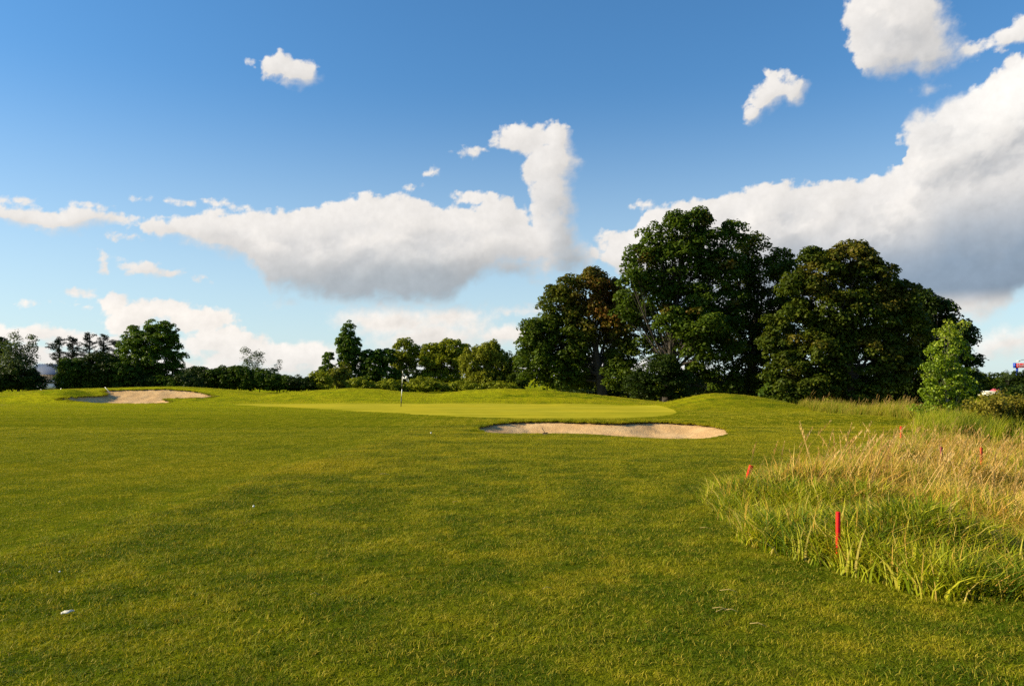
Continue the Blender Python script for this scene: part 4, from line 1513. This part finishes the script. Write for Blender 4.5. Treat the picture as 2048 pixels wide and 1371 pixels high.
# flagstick
fx, fy = flat(802, 812)
root = tag(empty("golf_flagstick", (fx, fy, gz(fx, fy))), "black and white banded flagstick with drooping checkered flag on the green", "flagstick")
lean = 0.045
mb = MB()
H = P(806, 742, fy)[2] - gz(fx, fy)
bands = [(-0.1, 0.29 * H, 1), (0.29 * H, 0.49 * H, 0), (0.49 * H, 0.66 * H, 1), (0.66 * H, 0.86 * H, 0), (0.86 * H, 0.95 * H, 1), (0.95 * H, H, 0)]
for a, b, m_ in bands:
    mb.tube([(lean * a, 0, a), (lean * b, 0, b)], [0.021, 0.021], 10, m=m_)
mb.build("pole", [M_WHITE, M_BLACK], root, True)
mb = MB()
n1, n2 = 9, 7
co, mi, q = [], [], []
for i in range(n1):
    for j in range(n2):
        u_, v_ = i / (n1 - 1), j / (n2 - 1)
        co.append((lean * H * 0.9 + 0.02 + 0.34 * u_ ** 0.8, 0.05 * math.sin(7 * u_ + 2 * v_), 0.93 * H - 0.26 * v_ - 0.30 * u_ ** 1.5 + 0.03 * math.sin(6 * v_)))
for i in range(n1 - 1):
    for j in range(n2 - 1):
        q.append((i * n2 + j, (i + 1) * n2 + j, (i + 1) * n2 + j + 1, i * n2 + j + 1))
        mi.append((i // 2 + j // 2) % 2)
fl = mesh_np("flag", co, q, [], None, root, [M_WHITE, M_BLACK], True, mi)
sm = fl.modifiers.new("cloth", 'SOLIDIFY')
sm.thickness = 0.004
mb = MB()
ring = [(math.cos(a) * 0.054, math.sin(a) * 0.054) for a in np.linspace(0, 2 * math.pi, 17)[:-1]]
cop = [(x, y, 0.006) for x, y in ring] + [(x, y, -0.1) for x, y in ring]
mb.add(cop, [(j, (j + 1) % 16, 16 + (j + 1) % 16, 16 + j) for j in range(16)], [(16, 16 + j, 16 + j + 1) for j in range(1, 15)])
mb.build("cup", M_DIRT, root, True)


def rake(label, x, y, rz, tilt, length=1.5, handle=M_WOOD, head=M_BLACK, lift=0.03, sandz=0.0):
    r = tag(empty("bunker_rake", (x, y, sandz + lift), rz), label, "rake")
    mb = MB()
    ts = np.linspace(0, 1, 4)
    mb.tube([(t_ * length * math.cos(tilt), 0, t_ * length * math.sin(tilt)) for t_ in ts], 0.016, 8)
    mb.build("handle", handle, r, True)
    mb = MB()
    mb.box(-0.025, 0.0, -0.30, 0.30, -0.014, 0.014)
    for k in range(13):
        yy = -0.28 + k * 0.56 / 12
        mb.box(-0.020, -0.008, yy - 0.006, yy + 0.006, -0.075, -0.0135)
    mb.build("head", head, r)
    return r


def sand_z(x, y, poly, depth, run):
    sd = float(sdist([x], [y], poly)[0][0])
    return gz(x, y) - LIP - depth * float(sstep(np.array(sd), -0.1, run))


x, y = ray_hit(221, 785)
rake("rake with a white handle sticking up at the shaded upper left of the far bunker", x, y, math.radians(165), math.radians(42), 0.62, M_WHITE, M_WOOD,
     0.10, sand_z(x, y, FAR_BUNKER, 0.22, 1.0))
x, y = ray_hit(404, 794)
rake("rake lying with its pale handle along the right tip of the far bunker", x, y, math.radians(35), math.radians(6), 1.1, M_WOOD, M_WOOD, 0.10,
     sand_z(x, y, FAR_BUNKER, 0.22, 1.0))
x, y = ray_hit(1090, 868)
nr = rake("dark wooden rake poking up over the front edge of the near bunker", x, y, math.radians(150), math.radians(55), 0.28, M_WOOD, M_WOOD,
     0.06, gz(x, y) - 0.02)
nr.scale = (0.7, 0.5, 0.7)

# scrap of white paper / feather on the rough
x, y = flat(137, 1229)
rng = np.random.default_rng(5)
n1, n2 = 12, 7
co, q = [], []
for i in range(n1):
    for j in range(n2):
        u_, v_ = i / (n1 - 1), j / (n2 - 1) - 0.5
        w_ = 0.024 * (math.sin(math.pi * min(1, 0.12 + u_ * 0.95)) ** 0.6)
        co.append((-0.047 + 0.094 * u_, v_ * 2 * w_ + 0.006 * math.sin(9 * u_), 0.028 + 0.024 * math.sin(math.pi * (0.25 + 0.7 * u_)) - 0.05 * v_ * v_ * 1.2
                   + 0.003 * rng.normal()))
for i in range(n1 - 1):
    for j in range(n2 - 1):
        q.append((i * n2 + j, (i + 1) * n2 + j, (i + 1) * n2 + j + 1, i * n2 + j + 1))
o = mesh_np("feather", co, q, [], None, None, [M_WHITE], True)
o.location = (x, y, gz(x, y) + 0.004)
o.rotation_euler = (math.radians(12), math.radians(-12), math.radians(18))
o.scale = (0.85, 0.8, 0.62)
sm = o.modifiers.new("thick", 'SOLIDIFY')
sm.thickness = 0.003
o.data.materials[0] = mat("feather_white", (0.62, 0.58, 0.48), 0.8, var=0.2, vscale=60)
tag(o, "white curled feather lying on the rough grass in the near left corner", "feather")


def small_ball(name, label, px, py, r, m, cat):
    x, y = flat(px, py)
    mb = MB()
    a = np.linspace(0, math.pi, 7)
    mb.tube([(0, 0, -r * math.cos(t_)) for t_ in a], np.maximum(r * np.sin(a), 0.0005), 10)
    o = mb.build(name, m, None, True)
    o.location = (x, y, gz(x, y) + 0.045)
    return tag(o, label, cat)


small_ball("clover_flower", "tiny white clover head in the rough left of the middle of the picture", 507, 1019, 0.013, M_WHITE, "flower")
small_ball("clover_flower", "tiny white clover head above the left end of the near bunker's front lip", 862, 868, 0.022, M_WHITE, "flower")
small_ball("clover_flower", "tiny white clover head on the near left rough, above the feather", 119, 1154, 0.007, M_WHITE, "flower")

# dry stalks lying on the turf
rng = np.random.default_rng(12)
mb = MB()
for (px, py, ln) in [(760, 953, .16), (1432, 1239, .12), (1425, 1232, .10), (1450, 1236, .08), (660, 990, .07), (1440, 1195, .12), (1560, 1100, .1),
                     (1400, 1065, .1), (1085, 1190, .07), (620, 1205, .06), (1500, 1262, .09), (905, 1010, .08)]:
    x, y = flat(px, py)
    a = rng.uniform(-0.6, 0.6)
    z = gz(x, y) + 0.05
    mb.tube([(x, y, z), (x + ln * 0.5, y + ln * 0.5 * math.sin(a), z + 0.012), (x + ln, y + ln * math.sin(a), z - 0.004)], 0.0020, 5)
M_STRAW = mat("straw", (0.40, 0.30, 0.11), 0.9)
o = mb.build("loose_straw", M_STRAW)
tag(o, "loose dry straw stalks lying scattered on the mown turf", "straw", kind='stuff')

# ------------------------------------------------------------------ things beyond the course
M_ROOF = mat("blue_metal_roof", (0.030, 0.065, 0.15), 0.7, 0.0, var=0.15, vscale=0.6)
M_WALL = mat("grey_board_wall", (0.16, 0.13, 0.11), 0.8, bump=0.4, bscale=6, var=0.25, vscale=1.5)
M_PALEW = mat("pale_wall", (0.72, 0.68, 0.58), 0.7, var=0.08)
M_GLASS = mat("dark_window_glass", (0.03, 0.04, 0.05), 0.08, 0.0, spec=1.0)
M_BLUE = mat("blue_paint", (0.020, 0.060, 0.42), 0.4, var=0.08)
M_REDS = mat("red_sign_face", (0.48, 0.018, 0.022), 0.45, var=0.1)
M_SILVER = mat("silver_car_paint", (0.35, 0.36, 0.38), 0.3, 0.6)
M_TYRE = mat("tyre_rubber", (0.02, 0.02, 0.02), 0.8)
M_STEEL = mat("galvanised_steel", (0.45, 0.46, 0.47), 0.45, 0.7)

# blue-roofed shed
d = 118
x0, x1 = P(55, 750, d)[0], P(140, 750, d)[0]
g = gz((x0 + x1) / 2, d)
root = tag(empty("metal_roofed_shed", ((x0 + x1) / 2, d + 3, g)), "low grey shed with a blue metal roof behind the left trees", "shed")
hw = (x1 - x0) / 2
ze, zr = P(100, 748, d)[2] - g, P(100, 732, d)[2] - g + 0.3
mb = MB()
mb.box(-hw, hw, -3, 3, 0, ze)
for k in range(14):
    xx = -hw + (k + 0.5) * 2 * hw / 14
    mb.box(xx - 0.03, xx + 0.03, -3.05, -3.003, 0.1, ze - 0.1)
mb.add([(-hw, -3, ze + .002), (-hw, 3, ze + .002), (-hw, 0, zr - .05), (hw, -3, ze + .002), (hw, 3, ze + .002), (hw, 0, zr - .05)], [], [(0, 2, 1), (3, 4, 5)])
mb.build("wall", M_WALL, root)
mb = MB()
for s_ in (-1, 1):
    e = 0.35
    mb.add([(-hw - e, s_ * 3.4, ze - 0.1), (hw + e, s_ * 3.4, ze - 0.1), (hw + e, 0, zr), (-hw - e, 0, zr),
            (-hw - e, s_ * 3.4, ze - 0.02), (hw + e, s_ * 3.4, ze - 0.02), (hw + e, 0, zr + 0.08), (-hw - e, 0, zr + 0.08)],
           [(0, 1, 2, 3), (4, 7, 6, 5), (0, 4, 5, 1), (0, 3, 7, 4), (1, 5, 6, 2)])
    for k in range(18):
        xx = -hw + k * 2 * hw / 17
        mb.add([(xx - .03, s_ * 3.4, ze), (xx + .03, s_ * 3.4, ze), (xx + .03, 0, zr + .14), (xx - .03, 0, zr + .14)], [(0, 1, 2, 3)])
mb.build("roof", M_ROOF, root)
for xx in (-hw * 0.45, hw * 0.35):
    mb = MB()
    mb.box(xx - 0.5, xx + 0.5, -3.08, -3.01, 1.1, 1.9)
    w_ = mb.build("window", M_GLASS, root)
    mb = MB()
    for a in ((-0.56, -0.5, 1.04, 1.96), (0.5, 0.56, 1.04, 1.96)):
        mb.box(xx + a[0], xx + a[1], -3.10, -3.0, a[2], a[3])
    mb.box(xx - 0.5, xx + 0.5, -3.10, -3.0, 1.9, 1.96)
    mb.box(xx - 0.5, xx + 0.5, -3.10, -3.0, 1.04, 1.10)
    mb.build("frame", M_PALEW, w_)

# parked car in the shade before the shed
d = 104
x = P(112, 765, d)[0]
g = gz(x, d)
root = tag(empty("parked_car", (x, d, g + 0.0)), "grey car parked in deep shade before the shed, only its roofline showing", "car")
prof = [(-2.1, .35), (-2.12, .75), (-1.9, .95), (-1.25, 1.02), (-0.65, 1.45), (0.75, 1.47), (1.45, 1.05), (2.05, .98), (2.12, .7), (2.1, .35)]
nP = len(prof)
mb = MB()
co = [(a, -0.85, b) for a, b in prof] + [(a, 0.85, b) for a, b in prof]
q = [(k, k + 1, nP + k + 1, nP + k) for k in range(nP - 1)] + [(0, nP, 2 * nP - 1, nP - 1)]
t_ = [(0, k + 1, k) for k in range(1, nP - 1)] + [(nP, nP + k, nP + k + 1) for k in range(1, nP - 1)]
mb.add(co, q, t_)
bo = mb.build("body", M_SILVER, root)
bv = bo.modifiers.new("edge", 'BEVEL')
bv.width = 0.06
bv.segments = 2
for s_ in (-1, 1):
    mb = MB()
    yy = s_ * 0.856
    mb.add([(-1.05, yy, 1.04), (-0.62, yy, 1.38), (0.70, yy, 1.40), (1.2, yy, 1.06)], [(0, 1, 2, 3)])
    mb.build("side_window", M_GLASS, root)
mb = MB()
mb.add([(-1.20, -0.72, 1.065), (-1.20, 0.72, 1.065), (-0.70, 0.66, 1.435), (-0.70, -0.66, 1.435)], [(0, 1, 2, 3)])
mb.build("windscreen", M_GLASS, root)
for xx in (-1.3, 1.3):
    for s_ in (-1, 1):
        mb = MB()
        mb.tube([(xx, s_ * 0.68, 0.32), (xx, s_ * 0.90, 0.32)], 0.32, 18)
        w_ = mb.build("wheel", M_TYRE, root, True)
        mb = MB()
        mb.tube([(xx, s_ * 0.901, 0.32), (xx, s_ * 0.915, 0.32)], 0.19, 14)
        mb.build("rim", M_STEEL, w_)

# roadside sign on blue posts
d = 150
k_ = d / F
X0, _, Z1 = P(2028, 726, d)
Z0 = P(2028, 735, d)[2]
g = gz(X0, d)
root = tag(empty("roadside_sign", (X0, d, g)), "tall roadside sign with a red panel lettered in white on blue posts", "sign")
Z0 -= g
Z1 -= g
Wd = 5.6
mb = MB()
mb.box(0.28, Wd, -0.2, 0.2, Z0, Z1)
mb.build("red_panel", M_REDS, root)
mb = MB()
mb.box(-0.05, 0.28 - 0.004, -0.24, 0.24, Z0 - 0.05, Z1 + 0.05)
mb.build("blue_end_panel", M_BLUE, root)
for xx in (0.55, Wd - 0.7):
    mb = MB()
    mb.box(xx - 0.14, xx + 0.14, -0.14, 0.14, 0, Z0 - 0.004)
    mb.build("post", M_BLUE, root)
cu = bpy.data.curves.new("lettering", 'FONT')
cu.body = "Holiday"
cu.size = (Z1 - Z0) * 0.95
cu.extrude = 0.02
cu.offset = 0.02
cu.space_character = 1.08
tx = bpy.data.objects.new("lettering_curve", cu)
COL.objects.link(tx)
bpy.context.view_layer.update()
dg = bpy.context.evaluated_depsgraph_get()
me = bpy.data.meshes.new_from_object(tx.evaluated_get(dg))
bpy.data.objects.remove(tx)
lt = bpy.data.objects.new("lettering", me)
me.materials.clear()
me.materials.append(M_WHITE)
COL.objects.link(lt)
lt.parent = root
lt.rotation_euler = (math.pi / 2, 0, 0)
lt.location = (0.42, -0.235, Z0 + (Z1 - Z0) * 0.2)

# street lamp over the sign
d = 160
X, _, Z = P(2062, 722, d)
g = gz(X, d)
root = tag(empty("street_lamp", (X, d, g)), "street lamp with a long arched arm reaching left above the red sign", "street lamp")
mb = MB()
hz_ = Z - g
mb.tube([(0, 0, 0), (0, 0, hz_ - 0.4)], [0.12, 0.08], 8)
mb.build("pole", M_STEEL, root, True)
mb = MB()
mb.tube([(0, 0, hz_ - 0.45), (-0.3, 0, hz_), (-1.0, 0, hz_ + 0.28), (-1.8, 0, hz_ + 0.3), (-2.3, 0, hz_ + 0.1)], 0.06, 7)
mb.build("arm", M_STEEL, root, True)
mb = MB()
mb.tube([(-2.2, 0, hz_ + 0.08), (-2.5, 0, hz_ + 0.04), (-2.9, 0, hz_ + 0.02)], [0.10, 0.16, 0.06], 8)
mb.build("lamp_head", M_WHITE, root, True)

# small white shop with a red gable
d = 135
X0, X1 = P(1962, 785, d)[0], P(1996, 785, d)[0]
g = gz(X0, d)
root = tag(empty("small_shop", ((X0 + X1) / 2, d, g)), "small white roadside shop with a pinkish red gable seen over the weeds", "shop")
hw = (X1 - X0) / 2
zt = P(1980, 783, d)[2] - g
mb = MB()
mb.box(-hw, hw, -2, 2, 0, zt)
mb.build("wall", M_PALEW, root)
mb = MB()
mb.box(-hw - 0.25, hw + 0.25, -2.25, 2.25, zt + 0.004, zt + 0.14)
mb.build("roof", M_WHITE, root)
zg = P(1980, 777, d)[2] - g
mb = MB()
co = [(-0.75, -2.3, zt + .145), (0.62, -2.3, zt + .145), (0.62, -2.3, zg), (-0.1, -2.3, zg + 0.05), (-0.75, -1.2, zt + .145), (0.62, -1.2, zt + .145),
      (0.62, -1.2, zg), (-0.1, -1.2, zg + 0.05)]
mb.add(co, [(0, 1, 2, 3), (4, 7, 6, 5), (0, 3, 7, 4), (3, 2, 6, 7), (1, 5, 6, 2)])
M_PINK = mat("pinkish_red_paint", (0.60, 0.09, 0.10), 0.5)
mb.build("gable", M_PINK, root)
mb = MB()
mb.box(0.12, 0.5, -2.34, -2.305, zt + .18, zg - 0.12)
mb.build("gable_panel", M_BLUE, root)
for xx in (-hw * 0.6, 0.0, hw * 0.6):
    mb = MB()
    mb.box(xx - 0.35, xx + 0.35, -2.04, -2.004, max(0.3, zt - 1.4), zt - 0.4)
    mb.build("window", M_GLASS, root)
